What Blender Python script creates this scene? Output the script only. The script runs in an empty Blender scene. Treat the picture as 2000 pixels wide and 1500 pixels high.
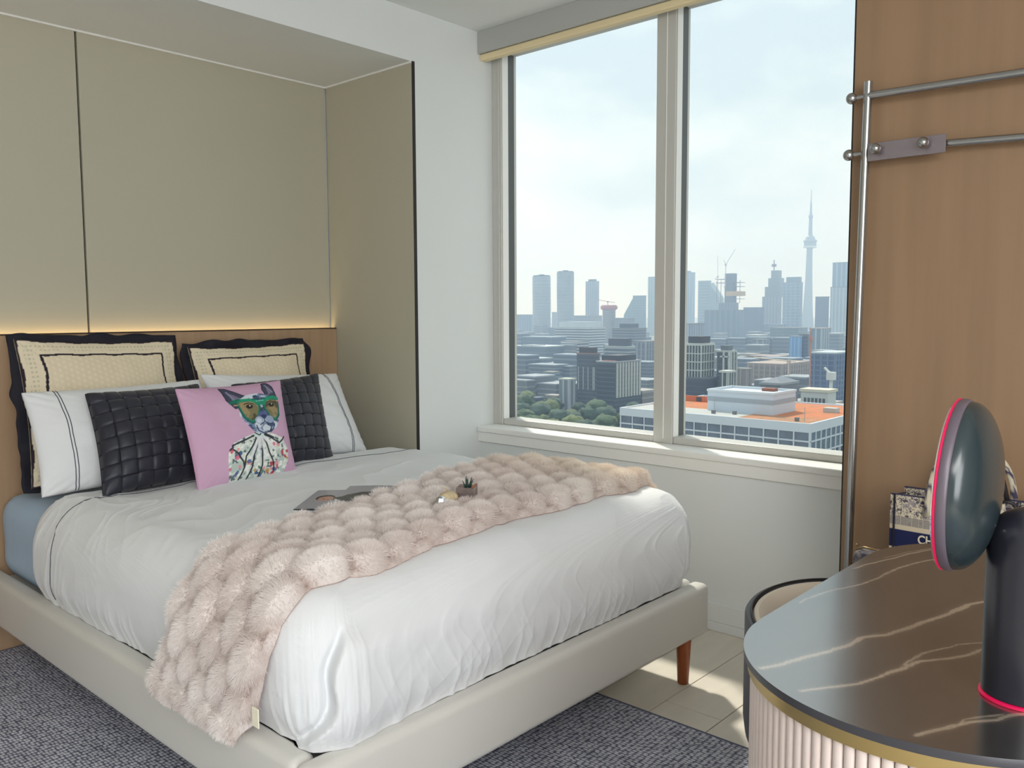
import bpy, bmesh, math, random
import numpy as np
from mathutils import Vector, Matrix, noise as mnoise
C = bpy.context.scene.collection
PI = math.pi
EYE = 1.25
# ------------------------------------------------------------ camera
_yaw, _p, _r, _F = 0.73487855, -0.08440465, -0.00430888, 1658.14
FW = np.array([math.cos(_p)*math.cos(_yaw), math.cos(_p)*math.sin(_yaw), math.sin(_p)])
_r0 = np.array([math.sin(_yaw), -math.cos(_yaw), 0.0]); _u0 = np.cross(_r0, FW)
RT = _r0*math.cos(_r) + _u0*math.sin(_r); UP = -_r0*math.sin(_r) + _u0*math.cos(_r)
cam = bpy.data.cameras.new('camera'); camo = bpy.data.objects.new('camera', cam); C.objects.link(camo)
cam.sensor_width = 36; cam.lens = _F/2000*36; cam.clip_start = 0.05; cam.clip_end = 30000
camo.matrix_world = Matrix(((RT[0], UP[0], -FW[0], 0), (RT[1], UP[1], -FW[1], 0), (RT[2], UP[2], -FW[2], EYE), (0, 0, 0, 1)))
bpy.context.scene.camera = camo
def at(px, py, axis, val):
    """world point seen at a photo pixel on the plane axis = val"""
    d = FW + (px-1000)/_F*RT - (py-750)/_F*UP
    t = (val - (EYE if axis == 2 else 0))/d[axis]
    P = d*t; P[2] += EYE
    return P
# ------------------------------------------------------------ world, sun, lights, exposure
sc = bpy.context.scene
sc.view_settings.view_transform = 'Standard'; sc.view_settings.look = 'None'
sc.view_settings.exposure = 0.0; sc.view_settings.gamma = 1.0; sc.view_settings.use_curve_mapping = False
sc.cycles.volume_bounces = 2
sc.cycles.max_bounces = 10; sc.cycles.diffuse_bounces = 5
sc.cycles.sample_clamp_indirect = 6.0
w = bpy.data.worlds.new('hazy sky'); sc.world = w; w.use_nodes = True
nt = w.node_tree; N = nt.nodes; Lk = nt.links
bg = N['Background']
tc = N.new('ShaderNodeTexCoord'); sx = N.new('ShaderNodeSeparateXYZ'); Lk.new(tc.outputs['Generated'], sx.inputs[0])
ramp = N.new('ShaderNodeValToRGB'); Lk.new(sx.outputs['Z'], ramp.inputs[0])
e = ramp.color_ramp.elements; e[0].position = 0.0; e[0].color = (.86, .83, .77, 1)
e[1].position = .35; e[1].color = (.84, .92, .92, 1)
k_ = e.new(.10); k_.color = (.84, .86, .83, 1)
k_ = e.new(.20); k_.color = (.80, .87, .85, 1)
mp = N.new('ShaderNodeMapping'); mp.inputs['Scale'].default_value = (1.0, 1.0, 2.2); Lk.new(tc.outputs['Generated'], mp.inputs[0])
nz = N.new('ShaderNodeTexNoise'); nz.inputs['Scale'].default_value = 2.9; nz.inputs['Detail'].default_value = 5
nz.inputs['Roughness'].default_value = .5; Lk.new(mp.outputs[0], nz.inputs['Vector'])
cr = N.new('ShaderNodeValToRGB'); Lk.new(nz.outputs[0], cr.inputs[0])
cr.color_ramp.elements[0].position = .40; cr.color_ramp.elements[0].color = (.74, .81, .88, 1)
cr.color_ramp.elements[1].position = .60; cr.color_ramp.elements[1].color = (1.14, 1.13, 1.11, 1)
mx = N.new('ShaderNodeMix'); mx.data_type = 'RGBA'; mx.blend_type = 'MULTIPLY'; mx.inputs[0].default_value = 1
Lk.new(ramp.outputs[0], mx.inputs[6]); Lk.new(cr.outputs[0], mx.inputs[7]); Lk.new(mx.outputs[2], bg.inputs[0])
bg.inputs[1].default_value = 1.07
def sun_light():
    l = bpy.data.lights.new('sun', 'SUN'); l.energy = 3.5; l.color = (1, .95, .86); l.angle = math.radians(3.5)
    o = bpy.data.objects.new('sun', l); C.objects.link(o)
    d = Vector((-.6*.66, -.8*.66, -.75)); o.rotation_euler = d.to_track_quat('-Z', 'Y').to_euler()
sun_light()
def area(name, loc, aim, sx_, sy_, e_, col):
    l = bpy.data.lights.new(name, 'AREA'); l.shape = 'RECTANGLE'; l.size = sx_; l.size_y = sy_; l.energy = e_; l.color = col
    o = bpy.data.objects.new(name, l); C.objects.link(o); o.location = loc
    o.rotation_euler = (Vector(aim)-Vector(loc)).to_track_quat('-Z', 'Y').to_euler(); return o
# unseen soft fill lamps added to brighten the interior, one overhead and one at the rear
area('fill_overhead', (-.6, -.9, 2.5), (-.2, -.1, 0), 2.0, 1.6, 78, (1, .985, .97))
area('fill_rear', (-.5, -2.4, 1.45), (1.1, 2.5, .9), 2.6, 2.0, 110, (.96, .98, 1))

# ------------------------------------------------------------ helpers
def lin(c):
    return tuple((x/255/12.92 if x/255 <= .04045 else ((x/255+.055)/1.055)**2.4) for x in c) + (1,)
MATS = {}
def mat(name, col, rough=.6, metal=0, var=0, vscale=8, bump=0, bscale=60, bdist=.002, stretch=(1, 1, 1), spec=.5, coat=0, sheen=0, emit=None, col2=None):
    """principled material, colour varied by noise (generated from object coordinates) with fine noise relief"""
    if name in MATS: return MATS[name]
    m = bpy.data.materials.new(name); m.use_nodes = True; MATS[name] = m
    t = m.node_tree; b = t.nodes['Principled BSDF']
    c = lin(col) if max(col) > 1.5 else tuple(col)+(1,)
    b.inputs['Base Color'].default_value = c; b.inputs['Roughness'].default_value = rough; b.inputs['Metallic'].default_value = metal
    b.inputs['Specular IOR Level'].default_value = spec; b.inputs['Coat Weight'].default_value = coat
    b.inputs['Sheen Weight'].default_value = sheen
    if emit: b.inputs['Emission Color'].default_value = lin(emit[0]); b.inputs['Emission Strength'].default_value = emit[1]
    if var or bump:
        co = t.nodes.new('ShaderNodeTexCoord'); mp = t.nodes.new('ShaderNodeMapping'); mp.inputs['Scale'].default_value = stretch
        t.links.new(co.outputs['Object'], mp.inputs[0])
    if var:
        n = t.nodes.new('ShaderNodeTexNoise'); n.inputs['Scale'].default_value = vscale; n.inputs['Detail'].default_value = 6
        t.links.new(mp.outputs[0], n.inputs['Vector'])
        r = t.nodes.new('ShaderNodeValToRGB'); t.links.new(n.outputs[0], r.inputs[0])
        d = lin(col2) if col2 else tuple(max(0, x*(1-var)) for x in c[:3])+(1,)
        r.color_ramp.elements[0].position = .35; r.color_ramp.elements[0].color = d
        r.color_ramp.elements[1].position = .65; r.color_ramp.elements[1].color = c
        t.links.new(r.outputs[0], b.inputs['Base Color'])
    if bump:
        n = t.nodes.new('ShaderNodeTexNoise'); n.inputs['Scale'].default_value = bscale; n.inputs['Detail'].default_value = 4
        t.links.new(mp.outputs[0], n.inputs['Vector'])
        u = t.nodes.new('ShaderNodeBump'); u.inputs['Strength'].default_value = bump; u.inputs['Distance'].default_value = bdist
        t.links.new(n.outputs[0], u.inputs['Height']); t.links.new(u.outputs[0], b.inputs['Normal'])
    return m
def vcmat(name, rough=.7, bump=0, bscale=300, sheen=0):
    """material that shows the printed colours stored on the mesh"""
    m = mat(name, (200, 200, 200), rough, bump=bump, bscale=bscale, sheen=sheen)
    t = m.node_tree; a = t.nodes.new('ShaderNodeVertexColor'); a.layer_name = 'print'
    t.links.new(a.outputs[0], t.nodes['Principled BSDF'].inputs['Base Color']); return m
def link(name, me, m, parent=None, smooth=False):
    o = bpy.data.objects.new(name, me); C.objects.link(o)
    if m is not None and not me.materials: me.materials.append(m)
    if smooth: me.polygons.foreach_set('use_smooth', [True]*len(me.polygons))
    if parent is not None: o.parent = parent
    return o
def tag(o, label=None, cat=None, group=None, kind=None):
    if label: o['label'] = label
    if cat: o['category'] = cat
    if group: o['group'] = group
    if kind: o['kind'] = kind
    return o
def thing(name, label, cat, loc=(0, 0, 0), rz=0, group=None, rot=None):
    o = bpy.data.objects.new(name, None); C.objects.link(o); o.empty_display_size = .05
    o.location = loc; o.rotation_euler = rot or (0, 0, rz)
    return tag(o, label, cat, group)
class MB:
    """mesh builder; o = origin subtracted from world coordinates"""
    def __init__(s, o=(0, 0, 0)): s.v = []; s.f = []; s.o = o
    def add(s, vs, fs):
        k = len(s.v); s.v += [(a[0]-s.o[0], a[1]-s.o[1], a[2]-s.o[2]) for a in vs]; s.f += [tuple(i+k for i in f) for f in fs]; return s
    def box(s, x0, x1, y0, y1, z0, z1, M=None):
        v = [(x, y, z) for x in (x0, x1) for y in (y0, y1) for z in (z0, z1)]
        if M is not None: v = [tuple(M @ Vector(p)) for p in v]
        return s.add(v, [(0, 1, 3, 2), (4, 6, 7, 5), (0, 4, 5, 1), (2, 3, 7, 6), (0, 2, 6, 4), (1, 5, 7, 3)])
    def bbox(s, x0, x1, y0, y1, z0, z1, r=.004, seg=2):
        """box with rounded edges"""
        bm = bmesh.new(); bmesh.ops.create_cube(bm, size=1)
        for v in bm.verts:
            v.co = Vector(((x0+x1)/2+v.co.x*(x1-x0), (y0+y1)/2+v.co.y*(y1-y0), (z0+z1)/2+v.co.z*(z1-z0)))
        r = min(r, abs(x1-x0)*.49, abs(y1-y0)*.49, abs(z1-z0)*.49)
        bmesh.ops.bevel(bm, geom=bm.edges[:], offset=r, segments=seg, profile=.5, affect='EDGES')
        bm.verts.index_update()
        s.add([tuple(v.co) for v in bm.verts], [tuple(v.index for v in f.verts) for f in bm.faces]); bm.free(); return s
    def tube(s, pts, r, n=10, cap=True):
        pts = [Vector(p) for p in pts]; k = len(pts); rs = r if hasattr(r, '__len__') else [r]*k
        vs = []; up = None
        for i, p in enumerate(pts):
            t = (pts[min(i+1, k-1)]-pts[max(i-1, 0)]).normalized()
            if up is None:
                up = Vector((0, 0, 1)) if abs(t.z) < .9 else Vector((1, 0, 0))
            a = t.cross(up).normalized(); up = a.cross(t).normalized(); b = up
            for j in range(n):
                q = 2*PI*j/n; vs.append(tuple(p+(a*math.cos(q)+b*math.sin(q))*rs[i]))
        fs = [(i*n+j, i*n+(j+1) % n, (i+1)*n+(j+1) % n, (i+1)*n+j) for i in range(k-1) for j in range(n)]
        if cap: fs += [tuple(range(n))[::-1], tuple(range((k-1)*n, k*n))]
        return s.add(vs, fs)
    def lathe(s, prof, c=(0, 0, 0), n=24, M=None):
        vs = []; k = len(prof)
        for r, z in prof:
            for j in range(n):
                q = 2*PI*j/n; p = Vector((r*math.cos(q), r*math.sin(q), z))
                if M is not None: p = M @ p
                vs.append((p.x+c[0], p.y+c[1], p.z+c[2]))
        fs = [(i*n+j, i*n+(j+1) % n, (i+1)*n+(j+1) % n, (i+1)*n+j) for i in range(k-1) for j in range(n)]
        fs += [tuple(range(n))[::-1], tuple(range((k-1)*n, k*n))]
        return s.add(vs, fs)
    def sphere(s, c, r, n=14):
        pr = [(max(1e-4, r*math.sin(PI*i/(n-2))), -r*math.cos(PI*i/(n-2))) for i in range(n-1)]
        return s.lathe(pr, c, n)
    def prism(s, poly, z0, z1):
        n = len(poly)
        vs = [(x, y, z0) for x, y in poly]+[(x, y, z1) for x, y in poly]
        return s.add(vs, [tuple(range(n))[::-1], tuple(range(n, 2*n))]+[(i, (i+1) % n, n+(i+1) % n, n+i) for i in range(n)])
    def grid(s, P, flip=False):
        """P: (n, m, 3) array of points"""
        n, m = P.shape[:2]; k = len(s.v)
        s.v += [tuple(p) for p in (P.reshape(-1, 3)-np.array(s.o))]
        i = np.arange(n-1)[:, None]*m+np.arange(m-1)[None]; q = np.stack([i, i+1, i+m+1, i+m], -1).reshape(-1, 4)+k
        if flip: q = q[:, ::-1]
        s.f += [tuple(x) for x in q.tolist()]; return s
    def build(s, name, m, parent=None, smooth=False, fix=True, auto=None):
        me = bpy.data.meshes.new(name); me.from_pydata([tuple(map(float, v)) for v in s.v], [], s.f)
        if fix:
            bm = bmesh.new(); bm.from_mesh(me); bmesh.ops.recalc_face_normals(bm, faces=bm.faces); bm.to_mesh(me); bm.free()
        o = link(name, me, m, parent, smooth)
        if auto is not None:
            me.polygons.foreach_set('use_smooth', [True]*len(me.polygons)); me.set_sharp_from_angle(angle=math.radians(auto))
        return o
def struct(name, mb, m, parent=None, **k):
    o = mb.build(name, m, parent, **k)
    if parent is None: o['kind'] = 'structure'
    return o
_rng = np.random.RandomState(7); _tab = _rng.rand(64, 64, 64)
def vnoise(x, y, z=0.0):
    x, y, z = np.broadcast_arrays(np.asarray(x, float), np.asarray(y, float), np.asarray(z, float))
    xi, yi, zi = np.floor(x).astype(int), np.floor(y).astype(int), np.floor(z).astype(int)
    f = lambda t: t*t*(3-2*t)
    u, v, w_ = f(x-xi), f(y-yi), f(z-zi); o = 0
    for a in (0, 1):
        for b in (0, 1):
            for c in (0, 1):
                o = o+_tab[(xi+a) % 64, (yi+b) % 64, (zi+c) % 64]*(u if a else 1-u)*(v if b else 1-v)*(w_ if c else 1-w_)
    return o*2-1
def fbm(x, y, z=0.0, o=4):
    s = 0; a = 1; t = 0
    for i in range(o): s = s+a*vnoise(x*2**i+i*7.3, y*2**i+i*3.1, z*2**i+i*1.7); t += a; a *= .5
    return s/t
def sstep(a, b, x): t = np.clip((x-a)/(b-a), 0, 1); return t*t*(3-2*t)
class Canvas:
    """flat print: colours worked out at the vertices of a cloth or page"""
    def __init__(s, U, V, base): s.U = U; s.V = V; s.c = np.ones(U.shape+(3,))*np.array(lin(base)[:3])
    def put(s, m, col, a=1.0):
        m = (m*a)[..., None]; s.c = s.c*(1-m)+np.array(lin(col)[:3])*m
    def ell(s, x, y, rx, ry, col, rot=0, a=1, soft=.06):
        c, n = math.cos(rot), math.sin(rot); dx = s.U-x; dy = s.V-y
        d = np.hypot((dx*c+dy*n)/rx, (-dx*n+dy*c)/ry); s.put(1-sstep(1-soft, 1+soft, d), col, a)
    def poly(s, pts, col, a=1):
        ins = np.zeros(s.U.shape, bool); n = len(pts)
        for i in range(n):
            x0, y0 = pts[i]; x1, y1 = pts[(i+1) % n]
            if y0 == y1: continue
            cnd = ((y0 > s.V) != (y1 > s.V)) & (s.U < (x1-x0)*(s.V-y0)/(y1-y0)+x0); ins ^= cnd
        s.put(ins.astype(float), col, a)
    def line(s, pts, wd, col, a=1):
        d = np.full(s.U.shape, 9.0)
        for (x0, y0), (x1, y1) in zip(pts[:-1], pts[1:]):
            L = (x1-x0)**2+(y1-y0)**2+1e-12; t = np.clip(((s.U-x0)*(x1-x0)+(s.V-y0)*(y1-y0))/L, 0, 1)
            d = np.minimum(d, np.hypot(s.U-x0-t*(x1-x0), s.V-y0-t*(y1-y0)))
        s.put(1-sstep(wd*.35, wd*.65, d), col, a)
def setprint(me, cols, tail=None):
    a = me.color_attributes.new('print', 'FLOAT_COLOR', 'POINT'); n = len(me.vertices)
    c = np.ones((n, 4), np.float32); k = cols.reshape(-1, 3); c[:len(k), :3] = k
    if tail is not None: c[len(k):, :3] = lin(tail)[:3]
    a.data.foreach_set('color', c.ravel())
# ------------------------------------------------------------ materials of the room
M_wall = mat('white wall paint', (226, 229, 228), .75, var=.02, vscale=2, bump=.06, bscale=220, bdist=.001)
M_ceil = mat('white ceiling paint', (224, 226, 223), .8)
M_panel = mat('olive beige wall panel', (184, 180, 161), .62, var=.025, vscale=1.2)
M_black = mat('black joint', (28, 24, 24), .5)
M_wood = mat('light wood veneer', (176, 146, 116), .45, var=.12, vscale=3.0, stretch=(9, 9, .55), bump=.1, bscale=30, bdist=.0006)
M_wood2 = mat('brown wood veneer', (154, 124, 95), .42, var=.13, vscale=2.6, stretch=(7, 7, .45), bump=.1, bscale=30, bdist=.0006)
M_frame = mat('white window enamel', (196, 195, 189), .4)
M_gasket = mat('grey window gasket', (88, 92, 94), .5)
M_sill = mat('white sill enamel', (238, 238, 234), .45)
M_chrome = mat('brushed steel', (176, 176, 176), .22, 1)
M_plank = mat('pale floor board', (224, 217, 203), .45, var=.07, vscale=2.5, stretch=(1.2, 7, 1), bump=.05, bscale=20)
# ------------------------------------------------------------ shell
XW, YF, ZC = 2.944, 2.872, 2.562          # window wall, wall beside the niche, ceiling
NX, NY, NZ = 2.545, 3.508, 2.342          # niche: right side, back, ceiling
NL = -.35
fl = struct('floor', MB().box(-3.2, 3.2, -2.6, 3.6, -.12, -.004), mat('floor screed', (120, 116, 108), .9))
pr = random.Random(3)
for r, y0 in enumerate(np.arange(-2.1, 3.5, .2)):
    x = -3.2-pr.random()*1.2
    vis = -.3 < y0 < 3.6
    while x < XW:
        x1 = x+(1.25 if vis else 2.5)
        a, b = max(x, -3.2)+.0012, min(x1, XW)-.0012
        if b > a+.05:
            y_ = y0+.107
            MB().bbox(a, b, y_+.0012, y_+.1988, -.004, 0, .0012, 1).build('plank', M_plank, fl)
        x = x1
struct('ceiling', MB().box(-3.2, 3.2, -2.6, YF, ZC, ZC+.12), M_ceil)
# wall with the bed niche
struct('wall_back', MB().box(NX+.004, 3.2, YF, 3.62, 0, ZC).box(-3.2, NX+.004, YF, 3.62, NZ, ZC).box(-3.2, NL-.004, YF, 3.62, 0, NZ)
       .box(NL-.004, NX+.004, NY+.02, 3.62, 0, NZ), M_wall)
# panels that line the niche
lin_ = tag(bpy.data.objects.new('wall_niche', None), None, None, None, 'structure'); C.objects.link(lin_)
for a, b in ((NL, .205), (.213, 1.376), (1.384, NX-.0125)):
    MB().bbox(a, b, NY, NY+.018, .0, NZ-.001, .0015, 1).build('panel', M_panel, lin_)
MB().bbox(NX-.008, NX+.012, YF+.004, NY-.003, 0, NZ-.001, .0015, 1).build('panel', M_panel, lin_)
MB().bbox(NL-.02, NL, YF+.004, NY-.003, 0, NZ-.001, .0015, 1).build('panel', M_panel, lin_)
MB().box(NL, NX-.01, NY+.0182, NY+.0195, 0, NZ-.001).build('joint_backing', M_black, lin_)
MB().bbox(NX-.010, NX+.004, YF-.004, YF+.003, 0, NZ+.001, .001, 1).build('edge_trim', M_black, lin_)
MB().box(NL, NX-.008, NY-.007, NY, NZ-.007, NZ).box(NX-.016, NX-.008, YF+.002, NY-.007, NZ-.007, NZ).build('shadow_bead', M_sill, lin_)
# window wall
WY0, WY1, WZ0, WZ1 = 1.02, 2.872, .70, 2.52
struct('wall_right', MB().box(XW, 3.2, -2.6, YF, 0, .63).box(XW, 3.2, -2.6, WY0, .63, ZC).box(XW+.06, 3.2, WY0, YF, WZ1, ZC), M_wall)
struct('wall_rear', MB().box(-3.2, 3.2, -2.72, -2.6, 0, ZC), M_wall)
struct('wall_left', MB().box(-3.3, -3.2, -2.6, YF, 0, ZC), M_wall)
struct('baseboard_right', MB().bbox(XW-.010, XW+.001, .98, YF, .035, .112, .003, 2).bbox(XW-.014, XW+.001, .98, YF, 0, .035, .003, 2), M_wall)
struct('baseboard_back', MB().bbox(NX+.02, XW-.012, YF-.010, YF+.001, 0, .112, .003, 2), M_wall)
struct('trim_1', MB().bbox(XW-.022, 3.075, .985, YF+.0, .672, .70, .006, 3).bbox(XW-.013, XW+.004, .985, YF, .625, .674, .002, 1), M_sill)   # sill
struct('trim_2', MB().bbox(XW, XW+.012, .985, YF, 2.461, ZC, .002, 1).bbox(XW+.012, XW+.06, .985, YF, 2.462, ZC, .001, 1), mat('grey valance', (176, 177, 173), .7))
# pelmet light
M_led = mat('warm strip light', (255, 214, 150), .5, emit=((255, 222, 165), 9.0))
pb = MB().bbox(XW+.016, XW+.052, 1.0, YF-.001, 2.432, 2.461, .004, 2)
blind = tag(pb.build('roller_blind', mat('cream blind cassette', (232, 214, 172), .6)), 'cream rolled-up blind tucked under the grey box above the window', 'blind')
# window: two lights with a mullion
win = tag(bpy.data.objects.new('window_1', None), None, None, None, 'structure'); C.objects.link(win)
GX = 3.122
MULL = (1.853, 1.945)
panes = [(MULL[1], WY1), (WY0, MULL[0])]
MB().bbox(3.04, 3.15, MULL[0], MULL[1], .70, 2.519, .003, 1).build('mullion', M_frame, win)
MB().bbox(3.037, 3.041, 1.893, 1.897, .72, 2.51, .001, 1).build('mullion_bead', M_sill, win)
MB().bbox(3.04, 3.15, WY1-.062, WY1+.0, .70, 2.519, .003, 1).bbox(3.034, 3.041, WY1-.052, WY1-.040, .71, 2.51, .001, 1).build('jamb', M_frame, win)
MB().bbox(3.04, 3.15, WY0-.05, WY0+.02, .70, 2.519, .003, 1).build('jamb', M_frame, win)
for a, b in ((MULL[1], WY1-.062), (WY0+.02, MULL[0])):
    MB().bbox(3.046, 3.15, a, b, .70, .730, .006, 2).build('bottom_rail', M_frame, win)
    MB().bbox(3.046, 3.15, a, b, 2.478, 2.519, .004, 2).build('top_rail', M_frame, win)
    g = MB()
    g.box(3.085, 3.13, b-.0015, b-.0005, .730, 2.478).box(3.085, 3.13, a+.0005, a+.0015, .730, 2.478)
    g.build('gasket', M_gasket, win)
    MB().box(3.046, 3.086, b-.003, b-.0012, .730, 2.478).build('sash_edge', M_sill, win)
M_glass = bpy.data.materials.new('window glass'); M_glass.use_nodes = True
t = M_glass.node_tree; t.nodes.remove(t.nodes['Principled BSDF'])
tr = t.nodes.new('ShaderNodeBsdfTransparent'); tr.inputs[0].default_value = (.965, .985, .98, 1)
t.links.new(tr.outputs[0], t.nodes['Material Output'].inputs[0])
for a, b in ((MULL[1], WY1-.064), (WY0+.02, MULL[0])):
    MB().add([(GX, a, .730), (GX, b, .730), (GX, b, 2.478), (GX, a, 2.478)], [(0, 1, 2, 3)]).build('pane', M_glass, win, fix=False)
# closet wall with wood panel
PX, PY = 2.62, .987
struct('wall_closet', MB().bbox(PX+.012, XW, -2.5, PY-.004, 0, ZC, .001, 1), mat('dark closet carcass', (48, 34, 32), .6))
cw = tag(bpy.data.objects.new('wood_wall_panels', None), 'brown wood veneer closet side behind the steel hanging rail', 'panel'); C.objects.link(cw)
for a, b in ((-.2, PY-.006), (-1.4, -.204)):
    MB(cw.location).bbox(PX-.006, PX+.012, a, b, .0, ZC-.002, .001, 1).build('veneer_panel', M_wood2, cw)
MB().bbox(PX-.002, PX+.02, PY-.0055, PY, 0, ZC-.002, .0005, 1).build('edge_band', M_black, cw)
# headboard
hb = thing('headboard', 'low light wood headboard panel with dark top edge behind the bed pillows', 'headboard', (1.1, 3.49, 0))
hb0 = (1.1, 3.49, 0)
MB(hb0).bbox(NL+.02, NX-.010, 3.458, 3.476, 0, 1.172, .001, 1).build('wood_board', M_wood, hb)
MB(hb0).bbox(NL+.02, NX-.010, 3.456, 3.478, 1.1725, 1.178, .001, 1).build('top_edge', mat('dark brown edging', (62, 46, 36), .5), hb)
MB(hb0).box(NL+.02, NX-.010, 3.4765, 3.504, 1.140, 1.145).build('shelf', M_black, hb)
led = MB(hb0).box(NL+.03, NX-.02, 3.480, 3.500, 1.146, 1.149).build('led_strip', M_led, hb)
led['label'] = 'warm glowing light strip'
# ------------------------------------------------------------ rug
rugm = mat('blue grey woven rug', (150, 154, 170), .95)
t = rugm.node_tree; b = t.nodes['Principled BSDF']
co = t.nodes.new('ShaderNodeTexCoord'); mp = t.nodes.new('ShaderNodeMapping'); t.links.new(co.outputs['Object'], mp.inputs[0])
mp.inputs['Scale'].default_value = (105, 62, 1)
mp.inputs['Rotation'].default_value = (0, 0, .0)
vo = t.nodes.new('ShaderNodeTexVoronoi'); vo.inputs['Randomness'].default_value = .35; vo.inputs['Scale'].default_value = 1.0
t.links.new(mp.outputs[0], vo.inputs['Vector'])
rr = t.nodes.new('ShaderNodeValToRGB'); t.links.new(vo.outputs['Distance'], rr.inputs[0])
rr.color_ramp.elements[0].position = .28; rr.color_ramp.elements[0].color = lin((204, 206, 216))
rr.color_ramp.elements[1].position = .62; rr.color_ramp.elements[1].color = lin((84, 88, 110))
nn = t.nodes.new('ShaderNodeTexNoise'); nn.inputs['Scale'].default_value = .12; nn.inputs['Detail'].default_value = 3; t.links.new(mp.outputs[0], nn.inputs['Vector'])
mm = t.nodes.new('ShaderNodeMix'); mm.data_type = 'RGBA'; mm.blend_type = 'MULTIPLY'; mm.inputs[0].default_value = .5
t.links.new(rr.outputs[0], mm.inputs[6]); t.links.new(nn.outputs[0], mm.inputs[7])
mm2 = t.nodes.new('ShaderNodeMix'); mm2.data_type = 'RGBA'; mm2.blend_type = 'MULTIPLY'; mm2.inputs[0].default_value = 1
mm2.inputs[7].default_value = (1.35, 1.35, 1.35, 1); t.links.new(mm.outputs[2], mm2.inputs[6])
t.links.new(mm2.outputs[2], b.inputs['Base Color'])
bu = t.nodes.new('ShaderNodeBump'); bu.inputs['Distance'].default_value = -.003; bu.inputs['Strength'].default_value = .8
t.links.new(vo.outputs['Distance'], bu.inputs['Height']); t.links.new(bu.outputs[0], b.inputs['Normal'])
rug = thing('rug', 'blue grey looped weave rug under the bed', 'rug', (.4, 1.0, 0))
MB((.4, 1.0, 0)).bbox(-.32, 2.166, -1.2, 3.444, .0005, .009, .002, 1).build('woven_field', rugm, rug)
ro = (.4, 1.0, 0)
bd = MB(ro); bd.tube([(2.168, -1.2, .006), (2.168, 1.0, .006), (2.168, 3.444, .006)], .0055, 8); bd.tube([(-.32, 3.446, .006), (2.168, 3.446, .006)], .0055, 8)
bd.build('edge_binding', mat('slate edge binding', (96, 100, 118), .9), rug, smooth=True)
# ------------------------------------------------------------ bed
M_uph = mat('cream upholstery', (208, 206, 199), .5, var=.02, vscale=5, bump=.08, bscale=500, bdist=.0006, sheen=.1)
M_leg = mat('amber wood leg', (150, 78, 38), .35, var=.2, vscale=5, stretch=(6, 6, 1))
BX0, BX1, BY0, BY1, BZ0, BZ1 = .93, 2.535, 1.388, 3.45, .16, .332
bo = ((BX0+BX1)/2, (BY0+BY1)/2, 0)
bed = thing('bed', 'low cream upholstered bed frame on tapered wooden legs', 'bed', bo)
def rail(x0, x1, y0, y1, nm):
    o = MB(bo).bbox(x0, x1, y0, y1, BZ0, BZ1, .022, 5).build(nm, M_uph, bed, smooth=True); return o
rail(BX0, BX1, BY0, BY0+.065, 'foot_rail'); rail(BX0, BX0+.065, BY0+.0655, BY1, 'side_rail'); rail(BX1-.065, BX1, BY0+.0655, BY1, 'side_rail')
MB(bo).box(BX0+.055, BX1-.055, BY0+.055, BY1, .18, .285).build('slat_base', M_uph, bed)
for lx, ly in ((BX0+.1, BY0+.06), (BX1-.095, BY0+.045), (BX0+.26, BY1-.2), (BX1-.2, BY1-.2)):
    f = .009 if lx < 2.168 else 0
    MB(bo).lathe([(.017, f+.0005), (.0185, f+.003), (.027, .17), (.028, .19)], (lx, ly, 0), 20).build('leg', M_leg, bed, auto=40)
def rbox(n, x0, x1, y0, y1, z0, z1, r, rt=None):
    """rounded box as one closed grid-cube; returns verts (k,3), faces, normals"""
    vs = []; fs = []; dens = n
    def face(ax, sgn, na, nb):
        o1, o2 = [(1, 2), (2, 0), (0, 1)][ax]
        a = np.linspace(-1, 1, na); b = np.linspace(-1, 1, nb); A, B = np.meshgrid(a, b, indexing='ij')
        P = np.zeros(A.shape+(3,)); P[..., ax] = sgn; P[..., o1] = A; P[..., o2] = B
        k = sum(len(v) for v in vs); vs.append(P.reshape(-1, 3))
        i = np.arange(na-1)[:, None]*nb+np.arange(nb-1)[None]; q = np.stack([i, i+nb, i+nb+1, i+1], -1).reshape(-1, 4)+k
        if sgn < 0: q = q[:, ::-1]
        fs.append(q)
    nx, ny, nz = dens
    face(0, 1, ny, nz); face(0, -1, ny, nz); face(1, 1, nz, nx); face(1, -1, nz, nx); face(2, 1, nx, ny); face(2, -1, nx, ny)
    V = np.concatenate(vs); F = np.concatenate(fs)
    c = np.array([(x0+x1)/2, (y0+y1)/2, (z0+z1)/2]); h = np.array([(x1-x0)/2, (y1-y0)/2, (z1-z0)/2])
    P = V*h
    rr_ = np.array(r, float) if hasattr(r, '__len__') else np.array([r]*3, float)
    inn = np.clip(P, -(h-rr_), h-rr_); d = (P-inn)/rr_
    L = np.linalg.norm(d, axis=1, keepdims=True); nrm = d/np.maximum(L, 1e-9)
    Q = inn+nrm*rr_
    nn_ = nrm/rr_; nn_ /= np.linalg.norm(nn_, axis=1, keepdims=True)
    return Q+c, F, nn_
def npmesh(name, V, F, m, parent=None, weld=0, smooth=True, o=(0, 0, 0)):
    me = bpy.data.meshes.new(name); V = V-np.array(o)
    me.vertices.add(len(V)); me.vertices.foreach_set('co', V.astype(np.float32).ravel())
    F = np.asarray(F); k = F.shape[1]
    me.loops.add(F.size); me.loops.foreach_set('vertex_index', F.ravel().astype(np.int32))
    me.polygons.add(len(F)); me.polygons.foreach_set('loop_start', (np.arange(len(F))*k).astype(np.int32))
    me.update(calc_edges=True); me.validate()
    if weld:
        bm = bmesh.new(); bm.from_mesh(me); bmesh.ops.remove_doubles(bm, verts=bm.verts, dist=weld)
        bmesh.ops.recalc_face_normals(bm, faces=bm.faces); bm.to_mesh(me); bm.free()
    ob = link(name, me, m, parent, smooth); return ob
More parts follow.
